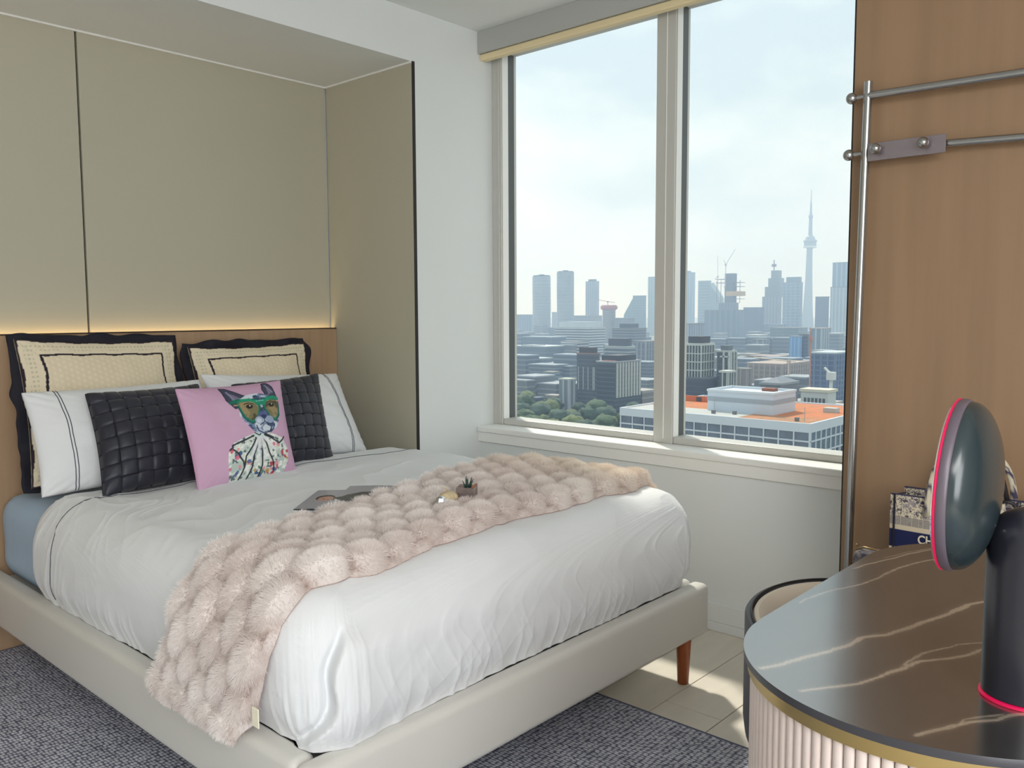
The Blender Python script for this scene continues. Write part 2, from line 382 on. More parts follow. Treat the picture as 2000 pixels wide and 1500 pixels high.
# mattress in its blue sheet
V, F, n_ = rbox((40, 60, 20), 1.0, 2.46, 1.48, 3.44, .288, .600, (.07, .07, .09))
V += n_*(fbm(V[:, 0]*6, V[:, 1]*6, V[:, 2]*14)*.004)[:, None]
tag(npmesh('mattress', V, F, mat('pale blue sheet', (172, 196, 220), .85, var=.04, vscale=6), weld=1e-4), 'mattress in a pale blue fitted sheet showing at the headboard end', 'mattress')
# duvet
M_white = mat('white cotton', (226, 228, 230), .8, bump=.12, bscale=900, bdist=.0004, sheen=.15)
M_piping = mat('dark grey piping', (72, 74, 84), .7)
DX0, DX1, DY0, DY1, DZ0, DZ1 = .950, 2.525, 1.412, 3.02, .318, .655
def duvet_def(V, n_):
    x, y, z = V[:, 0], V[:, 1], V[:, 2]
    side = np.clip(-n_[:, 0], 0, 1); foot = np.clip(-n_[:, 1], 0, 1); rgt = np.clip(n_[:, 0], 0, 1); top = np.clip(n_[:, 2], 0, 1)
    d = np.zeros(len(V))
    d += fbm(x*3.1, y*3.1, z*3, 3)*.010
    cx = (x-DX0)/(DX1-DX0); cy = (y-DY0)/(DY1-DY0)
    # gathered folds: mostly across the drop, finer near the hem
    wp = fbm(x*5, y*5, z*5, 2)
    hem = 1-sstep(.34, .50, z); mid = 1-sstep(.40, .64, z)
    r1 = 1-np.abs(vnoise(x*9+wp*1.3+z*5.5, y*9-z*5, z*1.6))
    r2 = 1-np.abs(vnoise(x*19+wp*2+z*13, y*19-z*11, z*3.1))
    u_ = x*foot-y*side+y*rgt
    amp = .5+.5*fbm(x*2.3+4, y*2.3, z*2, 2)
    f1 = (1-np.abs(vnoise(u_*11+z*6+wp*.5, z*1.5+y*2*foot, 3.3)))**4; f2 = (1-np.abs(vnoise(u_*24+z*15+wp*.8, z*3.0, 6.1)))**4
    f3 = (1-np.abs(vnoise(u_*17-z*20+wp, z*5.0, 8.1)))**5
    d += (foot+side*.4+rgt)*(f1*.0028*(.2+.8*mid)+f2*.0014+f3*.0012*mid)*(.1+1.3*amp)
    d += (foot*sstep(.5, .95, cx)+rgt)*(1-np.abs(vnoise(u_*17+z*19, z*3, 4.0)))**3*.0055*(1-sstep(.5, .66, z))
    d += (foot+side)*hem*(1-np.abs(vnoise(x*26, y*26, 1.3)))**3*.005
    r3 = 1-np.abs(vnoise(x*4.2+y*2.3+wp, y*6.5-x*2+wp, .5))
    d += top*(r3**4*.006)+top*fbm(x*9, y*5, 3.1, 3)*.003
    r4 = 1-np.abs(vnoise(x*20-y*16+wp*3, (x+y)*5, 2.2)); d += top*r4**4*.0035*sstep(1.9, 2.6, y)*(1-sstep(1.2, 1.6, x))
    # loose pleats near the folded head edge
    d += side*sstep(2.6, 2.9, y)*(1-np.abs(vnoise(y*30+z*9, z*2, .1)))**2*.004
    # corner pleat on the foot drop
    xf = 1.035-(.57-z)*.22+.01*np.sin(z*34)
    q = x-xf; m_ = foot*(1-sstep(.53, .60, z))
    d += m_*(sstep(0, .010, q)*np.exp(-np.clip(q, 0, 9)/.20)*.040 - np.exp(-((q+.004)/.009)**2)*.024)
    P = V+n_*d[:, None]
    # crown and tuck
    P[:, 2] += .014*np.sin(np.clip(cx, 0, 1)*PI)*np.sin(np.clip((y-DY0)/1.6, 0, 1)*PI)*(z > .5)
    tk = (1-sstep(.334, .42, z))**1.5*.012
    P[:, 0] += tk*(np.clip(-n_[:, 0], 0, 1)-np.clip(n_[:, 0], 0, 1)); P[:, 1] += tk*foot
    P[:, 2] = np.maximum(P[:, 2], .3325)
    return P
V, F, n_ = rbox((470, 330, 96), DX0, DX1, DY0, DY1, DZ0, DZ1, (.13, .13, .155))
# bottom corners are tighter than the top ones
lo = V[:, 2] < (DZ0+DZ1)/2
V2 = V.copy(); 
cz = DZ0+.155
inn = np.clip((V[:, 2]-DZ0)/(cz-DZ0), 0, 1)
for ax, a, b in ((0, DX0, DX1), (1, DY0, DY1)):
    c_ = (a+b)/2; ext = np.abs(n_[:, ax]) > .02
    k = sstep(0, 1, 1-inn)*lo
    V2[:, ax] = V[:, ax]
o_ = np.abs(n_[:, 2]) < .999
low = lo & o_
hn = np.stack([n_[:, 0], n_[:, 1]], 1); hl = np.linalg.norm(hn, axis=1)
hn = hn/np.maximum(hl, 1e-6)[:, None]
push = np.where(low, (1-hl)*.13*.80*np.clip(hl*6, 0, 1), 0)
V2[:, 0] += hn[:, 0]*push; V2[:, 1] += hn[:, 1]*push
Vd = duvet_def(V2, np.where(low[:, None], np.concatenate([hn, np.zeros((len(hn), 1))], 1), n_))
do = ((DX0+DX1)/2, (DY0+DY1)/2, .334)
duvet = thing('duvet', 'plump white duvet with a thin dark piped line covering the bed', 'duvet', do)
dbody = npmesh('cover', Vd, F, M_white, duvet, weld=1e-4, o=do)
from mathutils.bvhtree import BVHTree
_bm = bmesh.new(); _bm.from_mesh(dbody.data); BV = BVHTree.FromBMesh(_bm); _bm.free()
def dsurf(x, y, zmin=.62):
    h = BV.ray_cast(Vector((x-do[0], y-do[1], 1-do[2])), Vector((0, 0, -1)))
    return (h[0].z+do[2]) if h[0] is not None else .334
def dside(y, z, x=0.5):
    h = BV.ray_cast(Vector((x-do[0], y-do[1], z-do[2])), Vector((1, 0, 0)))
    return (h[0].x+do[0]) if h[0] is not None else None
def seam(yf, r, off=.0, nm='piping', m=M_piping):
    pts = []
    for z in np.linspace(.36, .57, 12):
        q = dside(yf(z), z)
        if q: pts.append((q-off, yf(z), z))
    x0 = pts[-1][0]
    for x in np.linspace(x0+.012, DX1-.03, 90):
        yy = yf(.65); pts.append((x, yy, dsurf(x, yy)+off))
    MB(do).tube(pts, r, 6).build(nm, m, duvet, smooth=True)
seam(lambda z: 2.80-.03*math.sin((z-.36)*9), .0020)
seam(lambda z: 3.0-.01*(z-.36), .0022, nm='hem', m=M_white)
# ------------------------------------------------------------ cushions and pillows
def cushion(name, label, cat, TL, TR, BR, BL, thick, m, n=70, pw=2.2, corner=.05, group=None, wob=.004, seed=0, paint=None, pinch=.5, mb_name='cover', edge=.003):
    """pillow spanned by four corner points, swollen along its normal; returns thing and a surface function"""
    TL, TR, BR, BL = map(lambda q: np.array(q, float), (TL, TR, BR, BL))
    nrm = np.cross(TR-TL, BL-TL); nrm /= np.linalg.norm(nrm)
    if nrm[1] > 0: nrm = -nrm                       # towards the foot of the bed
    def surf(U, V, side=1, lift=0.0):
        a, b = 2*U-1, 2*V-1
        # edges drawn in a little between the corners
        uu = U+(-a)*corner*(1-b**2)*np.abs(a)**2*.5; vv = V+(-b)*corner*(1-a**2)*np.abs(b)**2*.5
        P = ((1-uu)*vv)[..., None]*TL+(uu*vv)[..., None]*TR+(uu*(1-vv))[..., None]*BR+((1-uu)*(1-vv))[..., None]*BL
        h = (np.clip(1-np.abs(a)**pw, 0, 1)*np.clip(1-np.abs(b)**pw, 0, 1))**pinch
        h = thick/2*h+edge
        h = h+wob*fbm(U*5+seed, V*5+seed*3, side*2.0+seed, 3)*np.clip(h/thick*3, 0, 1)
        # creases that run in from the corners
        c_ = np.minimum(U, 1-U)+np.minimum(V, 1-V)
        h = h+wob*.8*np.abs(np.sin((np.minimum(U, 1-U)-np.minimum(V, 1-V))*38))*np.exp(-c_*7)*np.clip(c_*10, 0, 1)
        return P+nrm*(side*h+lift)[..., None]
    o = tuple((BL+BR)/2)
    t = thing(name, label, cat, o, group=group)
    g = np.linspace(0, 1, n); U, V = np.meshgrid(g, g, indexing='ij')
    f = surf(U, V, 1); b_ = surf(U, V, -1)
    i = np.arange(n-1)[:, None]*n+np.arange(n-1)[None]; q = np.stack([i, i+1, i+n+1, i+n], -1).reshape(-1, 4)
    ring = [(k, 0) for k in range(n)]+[(n-1, k) for k in range(1, n)]+[(k, n-1) for k in range(n-2, -1, -1)]+[(0, k) for k in range(n-2, 0, -1)]
    r = np.array([a*n+b for a, b in ring]); r2 = np.roll(r, -1)
    F = np.concatenate([q, q[:, ::-1]+n*n, np.stack([r, r2, r2+n*n, r+n*n], -1)])
    ob = npmesh(mb_name, np.concatenate([f.reshape(-1, 3), b_.reshape(-1, 3)]), F, m, t, o=o)
    if paint:
        cv = Canvas(U, V, paint[0]); paint[1](cv, f); setprint(ob.data, cv.c, paint[2])
    return t, surf, o
def onsurf(surf, pts, side=1, lift=0):
    P = np.array(pts); return surf(P[:, 0], P[:, 1], side, np.zeros(len(P))+lift)
M_navy = mat('navy black border cloth', (22, 22, 36), .8)
def sham_paint(cv, f):
    u, v = cv.U, cv.V
    wv = .006*np.sin(v*23)+.004*np.sin(u*31)
    d = np.minimum(np.minimum(u, 1-u), np.minimum(v, 1-v))+wv
    cv.put((d > .125).astype(float), (222, 208, 180))
    su = (.5+.5*np.sin(u*190))*(.5+.5*np.sin(v*150+np.floor(u*190/PI)*PI*.5))
    cv.put((d > .13)*su, (236, 226, 202), .6)
    cv.put(((d > .115) & (d < .130)).astype(float), (34, 24, 36))
    dots = ((np.sin(u*260) > -.1) & (np.sin(v*200) > .1)).astype(float)
    cv.put(((d > .04) & (d < .085))*dots, (190, 184, 160), .8)
    cv.put((d < .012).astype(float), (40, 30, 40))
M_sham = vcmat('cream printed sham cloth', .85, bump=.1, bscale=500)
def sham(label, c, seed):
    TL, TR, BR, BL = [np.array(q, float) for q in c]
    t, sf, o = cushion('sham_pillow', label, 'pillow', TL, TR, BR, BL, .13, M_sham, n=220, corner=.05, wob=.010, seed=seed,
                       paint=((226, 214, 188), sham_paint, (226, 214, 188)), pinch=.7)
    cen = (TL+TR+BR+BL)/4; k = 1.075
    q = [cen+(p-cen)*k+np.array([0, .012, 0]) for p in (TL, TR, BR, BL)]
    MBs = MB(o); n = 60; g = np.linspace(0, 1, n)
    nrm = np.array([0, -1, .18])
    U, V = np.meshgrid(g, g, indexing='ij')
    P = ((1-U)*V)[..., None]*q[0]+(U*V)[..., None]*q[1]+(U*(1-V))[..., None]*q[2]+((1-U)*(1-V))[..., None]*q[3]
    ed = np.minimum(np.minimum(U, 1-U), np.minimum(V, 1-V))
    wob = fbm(U*7+seed, V*7, seed*2.0, 2)*.030*np.exp(-ed*14)
    P = P+nrm*wob[..., None]
    P[..., 0] += np.where((U < .5), -1, 1)*.010*vnoise(V*11+seed, 0, 0)*np.exp(-np.minimum(U, 1-U)*20)
    P[..., 2] += np.where((V < .5), -1, 1)*.008*vnoise(U*9+seed, 3, 0)*np.exp(-np.minimum(V, 1-V)*20)
    P[..., 2] = np.maximum(P[..., 2], .606)
    V1 = P.reshape(-1, 3); V2_ = V1+np.array([0, .006, 0])
    i = np.arange(n-1)[:, None]*n+np.arange(n-1)[None]; qd = np.stack([i, i+1, i+n+1, i+n], -1).reshape(-1, 4)
    ring = [(k, 0) for k in range(n)]+[(n-1, k) for k in range(1, n)]+[(k, n-1) for k in range(n-2, -1, -1)]+[(0, k) for k in range(n-2, 0, -1)]
    r = np.array([a*n+b for a, b in ring]); r2 = np.roll(r, -1)
    npmesh('flange', np.concatenate([V1, V2_]), np.concatenate([qd, qd[:, ::-1]+n*n, np.stack([r, r2, r2+n*n, r+n*n], -1)]), M_navy, t, o=o)
    return t
sham('large cream square sham with navy edge, left of the two against the headboard',
     (at(26, 662, 1, 3.36), at(338, 664, 1, 3.375), (1.66, 3.25, .635), at(62, 955, 1, 3.22)), 1.3)
sham('large cream square sham with navy edge, right of the two against the headboard',
     (at(366, 678, 1, 3.365), at(594, 668, 1, 3.38), (2.27, 3.25, .635), (1.72, 3.25, .635)), 4.1)
def bedpillow(label, c, seed, seams):
    t, sf, o = cushion('bed_pillow', label, 'pillow', *c, .17, M_white, n=110, corner=.035, wob=.012, seed=seed, pinch=.62, group='white bed pillows')
    for u0 in seams:
        for du in (0, .014):
            v = np.linspace(.004, .996, 50); pts = onsurf(sf, [(u0+du, q) for q in v], 1, .0005)
            MB(o).tube(pts, .0016, 6).build('piping', M_piping, t, smooth=True)
    return t
bedpillow('long white bed pillow on the left, behind the dark woven cushion', (at(42, 768, 1, 3.12), at(388, 742, 1, 3.14), (1.70, 2.98, .66), at(82, 972, 1, 2.98)), 2.2, (.145,))
bedpillow('long white bed pillow on the right, sloping down to the duvet', (at(392, 732, 1, 3.12), at(656, 730, 1, 3.16), at(716, 882, 1, 3.00), (1.72, 2.98, .66)), 5.7, (.86,))
M_weave = mat('dark navy woven straps', (32, 34, 48), .5, var=.25, vscale=14, bump=.2, bscale=700, bdist=.0004, sheen=.2)
M_weave2 = mat('dark navy cushion lining', (20, 21, 32), .8)
def woven(label, c, seed, n=8):
    t, sf, o = cushion('woven_cushion', label, 'cushion', *c, .135, M_weave2, n=50, corner=.05, wob=.004, seed=seed, pinch=.62, group='dark woven cushions')
    k = 1.0/n; L = 16*n+1
    for d in (0, 1):
        for i in range(n):
            c0 = (i+.5)*k; s = np.linspace(-.004, 1.004, L); a = np.linspace(-1, 1, 7)
            S, A = np.meshgrid(s, a, indexing='ij')
            ph = (S/k-.5+i+d)*PI
            sq = np.tanh(np.cos(ph)*2.2)
            w_ = k*.44*(1+.08*sq)
            X = np.clip(c0+A*w_, 0, 1); S_ = np.clip(S, 0, 1)
            U, V = (S_, X) if d == 0 else (X, S_)
            lift = .0055+.0062*sq+.0022*(1-A**4)
            lift = np.where((S < 0) | (S > 1), -.002, lift)
            P = sf(U, V, 1, lift)
            MB(o).grid(P).build('woven_strap', M_weave, t, smooth=True, fix=False)
    return t
woven('square dark navy basket-weave cushion, left of the pink dog cushion', (at(166, 770, 1, 2.99), at(386, 752, 1, 3.0), (1.555, 2.83, .655), at(201, 972, 1, 2.80)), 1.0)
woven('square dark navy basket-weave cushion, half hidden right of the pink dog cushion', (at(452, 752, 1, 3.02), at(619, 731, 1, 3.01), at(650, 903, 1, 2.87), (1.66, 2.85, .655)), 3.0)
# pink cushion with a dog painted on it
def dog(cv, f):
    u, v = cv.U, cv.V
    n = fbm(u*14, v*14, 1, 3); n2 = fbm(u*34, v*34, 5, 3)
    cv.put(sstep(.0, .5, fbm(u*3, v*3, 9, 3)), (208, 172, 198), .5)
    # shirt
    shirt = [(.27, .0), (.25, .12), (.25, .26), (.31, .36), (.42, .40), (.57, .44), (.72, .40), (.84, .35), (.90, .24), (.89, .12), (.83, .0)]
    cv.poly(shirt, (216, 222, 214))
    ins = Canvas(u, v, (0, 0, 0)); ins.poly(shirt, (255, 255, 255)); mk_ = ins.c[..., 0]
    cv.put(mk_*(n > .16), (176, 196, 190), .8); cv.put(mk_*(n2 > .28), (240, 242, 236)); cv.put(mk_*(n2 < -.34), (70, 92, 104), .9)
    rs = random.Random(5)
    for _ in range(46):
        x, y = rs.uniform(.25, .90), rs.uniform(.0, .30)
        if abs(x-.56) < .10 and y > .1: continue
        c_ = rs.choice([(206, 70, 96), (222, 110, 140), (190, 40, 62), (52, 120, 98), (188, 160, 72), (230, 150, 160), (60, 90, 150)])
        cv.put(mk_*0, c_); e_ = Canvas(u, v, (0, 0, 0)); e_.ell(x, y, rs.uniform(.012, .03), rs.uniform(.010, .022), (255, 255, 255), rs.uniform(0, 3)); cv.put(e_.c[..., 0]*mk_, c_, .9)
    for x0, y0, x1, y1 in ((.56, .42, .30, .34), (.30, .34, .27, .30), (.56, .42, .42, .22), (.42, .22, .36, .02), (.57, .42, .50, .22), (.50, .22, .44, .0), (.57, .42, .585, .2), (.585, .2, .56, .0),
                           (.58, .42, .66, .22), (.66, .22, .72, .05), (.58, .42, .78, .30), (.78, .30, .86, .36), (.58, .42, .72, .36), (.30, .30, .36, .22), (.36, .22, .40, .12)):
        cv.line([(x0, y0), ((x0+x1)/2+.012, (y0+y1)/2), (x1, y1)], .016, (34, 40, 52))
    for x0, y0, x1, y1 in ((.57, .40, .47, .2), (.57, .40, .54, .16), (.58, .40, .62, .18), (.58, .41, .72, .25)):
        cv.line([(x0, y0), (x1, y1)], .028, (232, 232, 236), .75)
    cv.ell(.57, .41, .05, .035, (206, 220, 218)); cv.line([(.53, .43), (.57, .40), (.62, .44)], .012, (30, 50, 60))
    # ears
    for pts, pin in ((((.335, .96), (.345, .80), (.40, .70), (.50, .72), (.57, .80), (.47, .88), (.39, .95)), ((.38, .90), (.41, .80), (.49, .80))),
                     (((.77, .98), (.82, .99), (.86, .93), (.875, .80), (.82, .74), (.75, .78), (.735, .90)), ((.79, .95), (.84, .86), (.78, .82)))):
        cv.poly(pts, (66, 68, 92)); cv.line(list(pts)+[pts[0]], .012, (38, 42, 60)); cv.poly(pin, (122, 116, 140)); cv.line(pin[:2], .02, (150, 150, 176), .7)
    # head
    head = [(.44, .72), (.47, .80), (.55, .845), (.67, .855), (.78, .82), (.84, .74), (.86, .62), (.83, .54), (.78, .46), (.70, .42), (.60, .41), (.52, .45), (.46, .54), (.42, .62)]
    cv.poly(head, (120, 138, 168)); hm = Canvas(u, v, (0, 0, 0)); hm.poly(head, (255, 255, 255)); hk = hm.c[..., 0]
    cv.put(hk*(n2 > .12), (178, 190, 214)); cv.put(hk*(n < -.12), (70, 88, 124)); cv.put(hk*(n2 < -.30), (44, 58, 84)); cv.put(hk*((n > .24)), (206, 214, 224))
    cv.ell(.64, .78, .05, .03, (72, 84, 128), a=.8)
    # glasses
    def lens(cx, w_, y0, s):
        pts = [(cx-w_*1.1, y0+.055), (cx+w_, y0+.06), (cx+w_*1.02, y0-.03), (cx+w_*.55, y0-.125), (cx-w_*.1, y0-.15), (cx-w_*.75, y0-.10), (cx-w_, y0-.01)]
        if s < 0: pts = [(2*cx-x, y) for x, y in pts]
        big = [(cx+(x-cx)*1.24, y0-.03+(y-y0+.03)*1.26) for x, y in pts]
        cv.poly(big, (20, 124, 98)); cv.line(big+[big[0]], .012, (12, 84, 74)); cv.poly(pts, (126, 118, 84))
        lm = Canvas(u, v, (0, 0, 0)); lm.poly(pts, (255, 255, 255)); lk = lm.c[..., 0]
        cv.put(lk*(n > .10), (158, 140, 100)); cv.put(lk*(n < -.18), (86, 78, 56))
        cv.ell(cx+.0, y0+.0, .034, .024, (46, 38, 34)); cv.ell(cx, y0, .018, .018, (16, 14, 16)); cv.ell(cx+.006, y0+.008, .007, .007, (232, 226, 214))
        cv.line([(cx-.045, y0+.03), (cx, y0+.042), (cx+.045, y0+.025)], .012, (66, 54, 40))
    lens(.535, .085, .705, 1); lens(.78, .078, .71, -1)
    cv.line([(.40, .775), (.47, .785), (.56, .78), (.62, .745), (.66, .735), (.71, .75), (.76, .79), (.83, .80), (.88, .785)], .032, (24, 150, 112))
    cv.line([(.37, .765), (.45, .79)], .03, (16, 110, 90)); cv.line([(.62, .735), (.70, .735)], .045, (24, 140, 108))
    cv.line([(.395, .735), (.43, .735)], .012, (196, 160, 110)); cv.line([(.865, .755), (.89, .755)], .012, (226, 150, 140)); cv.line([(.62, .76), (.70, .765)], .012, (130, 210, 190), .7)
    # muzzle
    cv.ell(.655, .60, .055, .04, (84, 96, 146)); cv.ell(.655, .585, .034, .022, (48, 56, 90)); cv.ell(.60, .55, .045, .04, (164, 178, 202)); cv.ell(.715, .55, .045, .04, (150, 164, 192))
    cv.ell(.595, .545, .026, .024, (204, 212, 226)); cv.line([(.655, .57), (.655, .53), (.60, .50)], .010, (38, 50, 78)); cv.line([(.655, .53), (.71, .50)], .010, (38, 50, 78))
    cv.poly([(.61, .47), (.655, .505), (.71, .47), (.69, .435), (.63, .435)], (204, 214, 222)); cv.line([(.56, .50), (.57, .45), (.62, .415)], .012, (36, 60, 84)); cv.line([(.76, .50), (.74, .45), (.70, .42)], .012, (36, 60, 84))
pt, psf, po = cushion('dog_cushion', 'pink cushion printed with a grey dog in green glasses and a floral blouse', 'cushion',
                      at(343, 761, 1, 2.80), at(546, 744, 1, 2.86), at(578, 922, 1, 2.715), at(388, 962, 1, 2.64), .125, vcmat('printed pink cushion cloth', .75, bump=.1, bscale=600), n=230,
                      corner=.04, wob=.005, seed=2.5, paint=((203, 163, 191), dog, (203, 163, 191)), pinch=.62)
MB(po).tube(onsurf(psf, [(q, 1) for q in np.linspace(0, 1, 40)]+[(1, q) for q in np.linspace(1, 0, 40)[1:]]+[(q, 0) for q in np.linspace(1, 0, 40)[1:]]+[(0, q) for q in np.linspace(0, 1, 40)[1:]], 0), .0028, 6).build('seam', mat('pink seam', (196, 150, 184), .8), pt, smooth=True)
# ------------------------------------------------------------ fur throw
TPATH_b = [(1.0, 1.87), (1.3, 1.90), (1.6, 1.965), (2.0, 2.07), (2.25, 2.13), (2.50, 2.03)]
TPATH_f = [(1.0, 1.53), (1.2, 1.53), (1.4, 1.55), (1.6, 1.585), (1.9, 1.60), (2.27, 1.57), (2.50, 1.60)]
def ipl(tab, x): return np.interp(x, [a for a, b in tab], [b for a, b in tab])
NS, NW = 420, 190
prof = []   # profile of the bed under the throw: (x, z) along the run at y ~1.8
for z in np.linspace(.315, .345, 5): prof.append((.918, z))
for z in np.linspace(.36, .56, 12):
    q = dside(1.8, z); prof.append(((q or .95)-.004, z))
x0 = prof[-1][0]
for x in np.linspace(x0+.01, 2.515, 120): prof.append((x, dsurf(x, 1.82)))
prof.append((2.545, .56)); prof.append((2.552, .50))
prof = np.array(prof); seg = np.linalg.norm(np.diff(prof, axis=0), axis=1); cum = np.r_[0, np.cumsum(seg)]; LEN = cum[-1]
# smooth the profile
ss = np.linspace(0, LEN, NS); px_ = np.interp(ss, cum, prof[:, 0]); pz_ = np.interp(ss, cum, prof[:, 1])
ker = np.ones(13)/13
sm = lambda a: np.convolve(np.pad(a, 6, 'edge'), ker, 'valid')
px_, pz_ = sm(px_), sm(pz_); px_[:70] = np.minimum(px_[:70], .914+sstep(0, 70, np.arange(70))*.4)
tx = np.gradient(px_); tz = np.gradient(pz_); tl = np.hypot(tx, tz); nx_, nz_ = -tz/tl, tx/tl
def throw_pt(si, t):
    """si in 0..1 along, t in 0..1 from the front (foot) edge to the back edge -> base point and normal"""
    i = si*(NS-1); X = np.interp(i, np.arange(NS), px_); Z = np.interp(i, np.arange(NS), pz_)
    NX_ = np.interp(i, np.arange(NS), nx_); NZ_ = np.interp(i, np.arange(NS), nz_)
    s = si*LEN
    xe = np.clip(X, 1.0, 3); yf, yb = ipl(TPATH_f, xe), ipl(TPATH_b, xe)
    hang = 1-sstep(.0, .42, s)
    yb = yb+hang*.12+.012*np.sin(s*21); yf = yf+hang*.095+.010*np.sin(s*17+1)
    endt = sstep(LEN-.16, LEN, s); yb = yb-endt*.20; yf = yf+endt*.02
    return X, yf+(yb-yf)*t, Z, NX_, NZ_
Si, T = np.meshgrid(np.linspace(0, 1, NS), np.linspace(0, 1, NW), indexing='ij')
X, Y, Z, n1, n3 = throw_pt(Si, T)
S = Si*LEN
CA, CB = .112, 1/5.6
wob_ = fbm(S*6, T*4, 2.0, 2)
def bumps(S, T):
    a0 = (S-.020*np.minimum(S, .5))/CA+.12*fbm(S*5, T*3, 1, 2); b0 = T/CB+.13*fbm(S*5+9, T*3, 4, 2)
    best = np.zeros(S.shape)
    bi = np.floor(b0)
    for db in (-1, 0, 1):
        bb = bi+db; off = np.where(bb % 2 == 0, 0.0, .5); ai = np.round(a0-off)
        for da in (-1, 0, 1):
            aa = ai+da; d2 = ((a0-off-aa)/.60)**2+((b0-bb-.5)/.62)**2
            sz = .85+.3*_tab[(aa.astype(int)) % 64, (bb.astype(int)) % 64, 5]
            best = np.maximum(best, np.sqrt(np.clip(1-d2, 0, 1))*sz)
    return best
B = bumps(S, T)
edge = np.minimum(np.minimum(T, 1-T)/.022, np.minimum(Si, 1-Si)*LEN/.03); edge = np.clip(edge, 0, 1)**.5
# on the flat of the bed the throw follows the duvet
H = (.006+.046*B*(.55+.45*edge)+.004*wob_)*edge+.004
flat = sstep(.30, .45, S)*(1-sstep(LEN-.2, LEN-.08, S))
Y = Y+B*(.020*np.exp(-(1-T)/.07)-.020*np.exp(-T/.07))*np.clip(Si*LEN/.05, 0, 1)
base = np.stack([X, Y, Z], -1); nn3 = np.stack([n1, np.zeros_like(n1), n3], -1)
rowz = np.array([[dsurf(min(max(x, .97), 2.50), y) for y in Y[i, ::19]] for i, x in enumerate(X[:, 0])])
zz = np.stack([np.interp(np.arange(NW), np.arange(0, NW, 19), r) for r in rowz]); base[..., 2] = base[..., 2]*(1-flat)+np.maximum(zz, .60)*flat
top_ = base+nn3*H[..., None]
bot_ = base+nn3*.001
to = (1.6, 1.8, .66)
VV = np.concatenate([top_.reshape(-1, 3), bot_.reshape(-1, 3)])
i = np.arange(NS-1)[:, None]*NW+np.arange(NW-1)[None]; q = np.stack([i, i+NW, i+NW+1, i+1], -1).reshape(-1, 4)
ring = [(k, 0) for k in range(NS)]+[(NS-1, k) for k in range(1, NW)]+[(k, NW-1) for k in range(NS-2, -1, -1)]+[(0, k) for k in range(NW-2, 0, -1)]
r = np.array([a*NW+b for a, b in ring]); r2 = np.roll(r, -1)
FF = np.concatenate([q, q[:, ::-1]+NS*NW, np.stack([r2, r, r+NS*NW, r2+NS*NW], -1)])
throw = thing('fur_throw', 'blush and cream bubble textured faux fur throw laid across the bed foot', 'throw', to)
M_fur = vcmat('blush fur backing', .9)
fcol = lambda s, t, b: None
tb = npmesh('fur_body', VV, FF, M_fur, throw, o=to)
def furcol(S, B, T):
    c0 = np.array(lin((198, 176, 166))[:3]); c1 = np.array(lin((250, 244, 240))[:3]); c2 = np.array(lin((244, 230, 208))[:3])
    k = np.clip(B*.95+.10*fbm(S*14, T*9, 3, 2), 0, 1)[..., None]; w_ = sstep(1.2, 2.2, S)[..., None]  # valley shading put into the colour: darker between bubbles, pale on their tops
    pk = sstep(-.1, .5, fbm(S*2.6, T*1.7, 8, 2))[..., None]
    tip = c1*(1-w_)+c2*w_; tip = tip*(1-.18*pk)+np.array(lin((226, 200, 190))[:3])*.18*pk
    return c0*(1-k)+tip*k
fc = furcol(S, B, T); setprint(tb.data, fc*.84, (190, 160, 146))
# fur pile: hair curves rooted on the bubbles
rg = np.random.RandomState(11); NH = 170000
a_ = rg.rand(NH)*(NS-1.001); b_ = rg.rand(NH)*(NW-1.001)
ai, bi_ = a_.astype(int), b_.astype(int); fa, fb = a_-ai, b_-bi_
def bil(G):
    fa_, fb_ = (fa[:, None], fb[:, None]) if G.ndim == 3 else (fa, fb)
    return G[ai, bi_]*(1-fa_)*(1-fb_)+G[ai+1, bi_]*fa_*(1-fb_)+G[ai, bi_+1]*(1-fa_)*fb_+G[ai+1, bi_+1]*fa_*fb_
gu = np.gradient(top_, axis=0); gv = np.gradient(top_, axis=1); NN = np.cross(gu, gv); NN /= np.maximum(np.linalg.norm(NN, axis=-1, keepdims=True), 1e-9)
root = bil(top_); nr = bil(NN); nr /= np.linalg.norm(nr, axis=1, keepdims=True)
# comb direction: clumps lean together
cl = np.stack([vnoise(root[:, 0]*34, root[:, 1]*34, root[:, 2]*34), vnoise(root[:, 0]*55+20, root[:, 1]*55, root[:, 2]*55), vnoise(root[:, 0]*55, root[:, 1]*55+30, root[:, 2]*55)], 1)
ln = (.010+.006*rg.rand(NH))[:, None]
dirn = nr*.85+cl*.14+rg.randn(NH, 3)*.12; dirn[:, 2] -= .22; dirn /= np.linalg.norm(dirn, axis=1, keepdims=True)
K = 4; pts = np.zeros((NH, K, 3))
for k in range(K):
    u = k/(K-1); dd = nr*(1-u)*.4+dirn*(.6+.4*u); pts[:, k] = root+dd*ln*u
hc = bpy.data.hair_curves.new('fur_pile'); hc.add_curves([K]*NH)
hc.attributes['position'].data.foreach_set('vector', (pts-np.array(to)).astype(np.float32).ravel()) if 'position' in hc.attributes else None
ra = hc.attributes.new('radius', 'FLOAT', 'POINT') if 'radius' not in hc.attributes else hc.attributes['radius']
ra.data.foreach_set('value', np.tile(np.array([.00034, .00032, .00024, .00008], np.float32), NH))
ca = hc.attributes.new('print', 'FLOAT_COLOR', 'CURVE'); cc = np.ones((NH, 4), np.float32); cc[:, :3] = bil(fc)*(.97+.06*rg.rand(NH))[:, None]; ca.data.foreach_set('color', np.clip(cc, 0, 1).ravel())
M_hair = bpy.data.materials.new('blush fur'); M_hair.use_nodes = True; th = M_hair.node_tree; hb_ = th.nodes['Principled BSDF']; hb_.inputs['Roughness'].default_value = .85
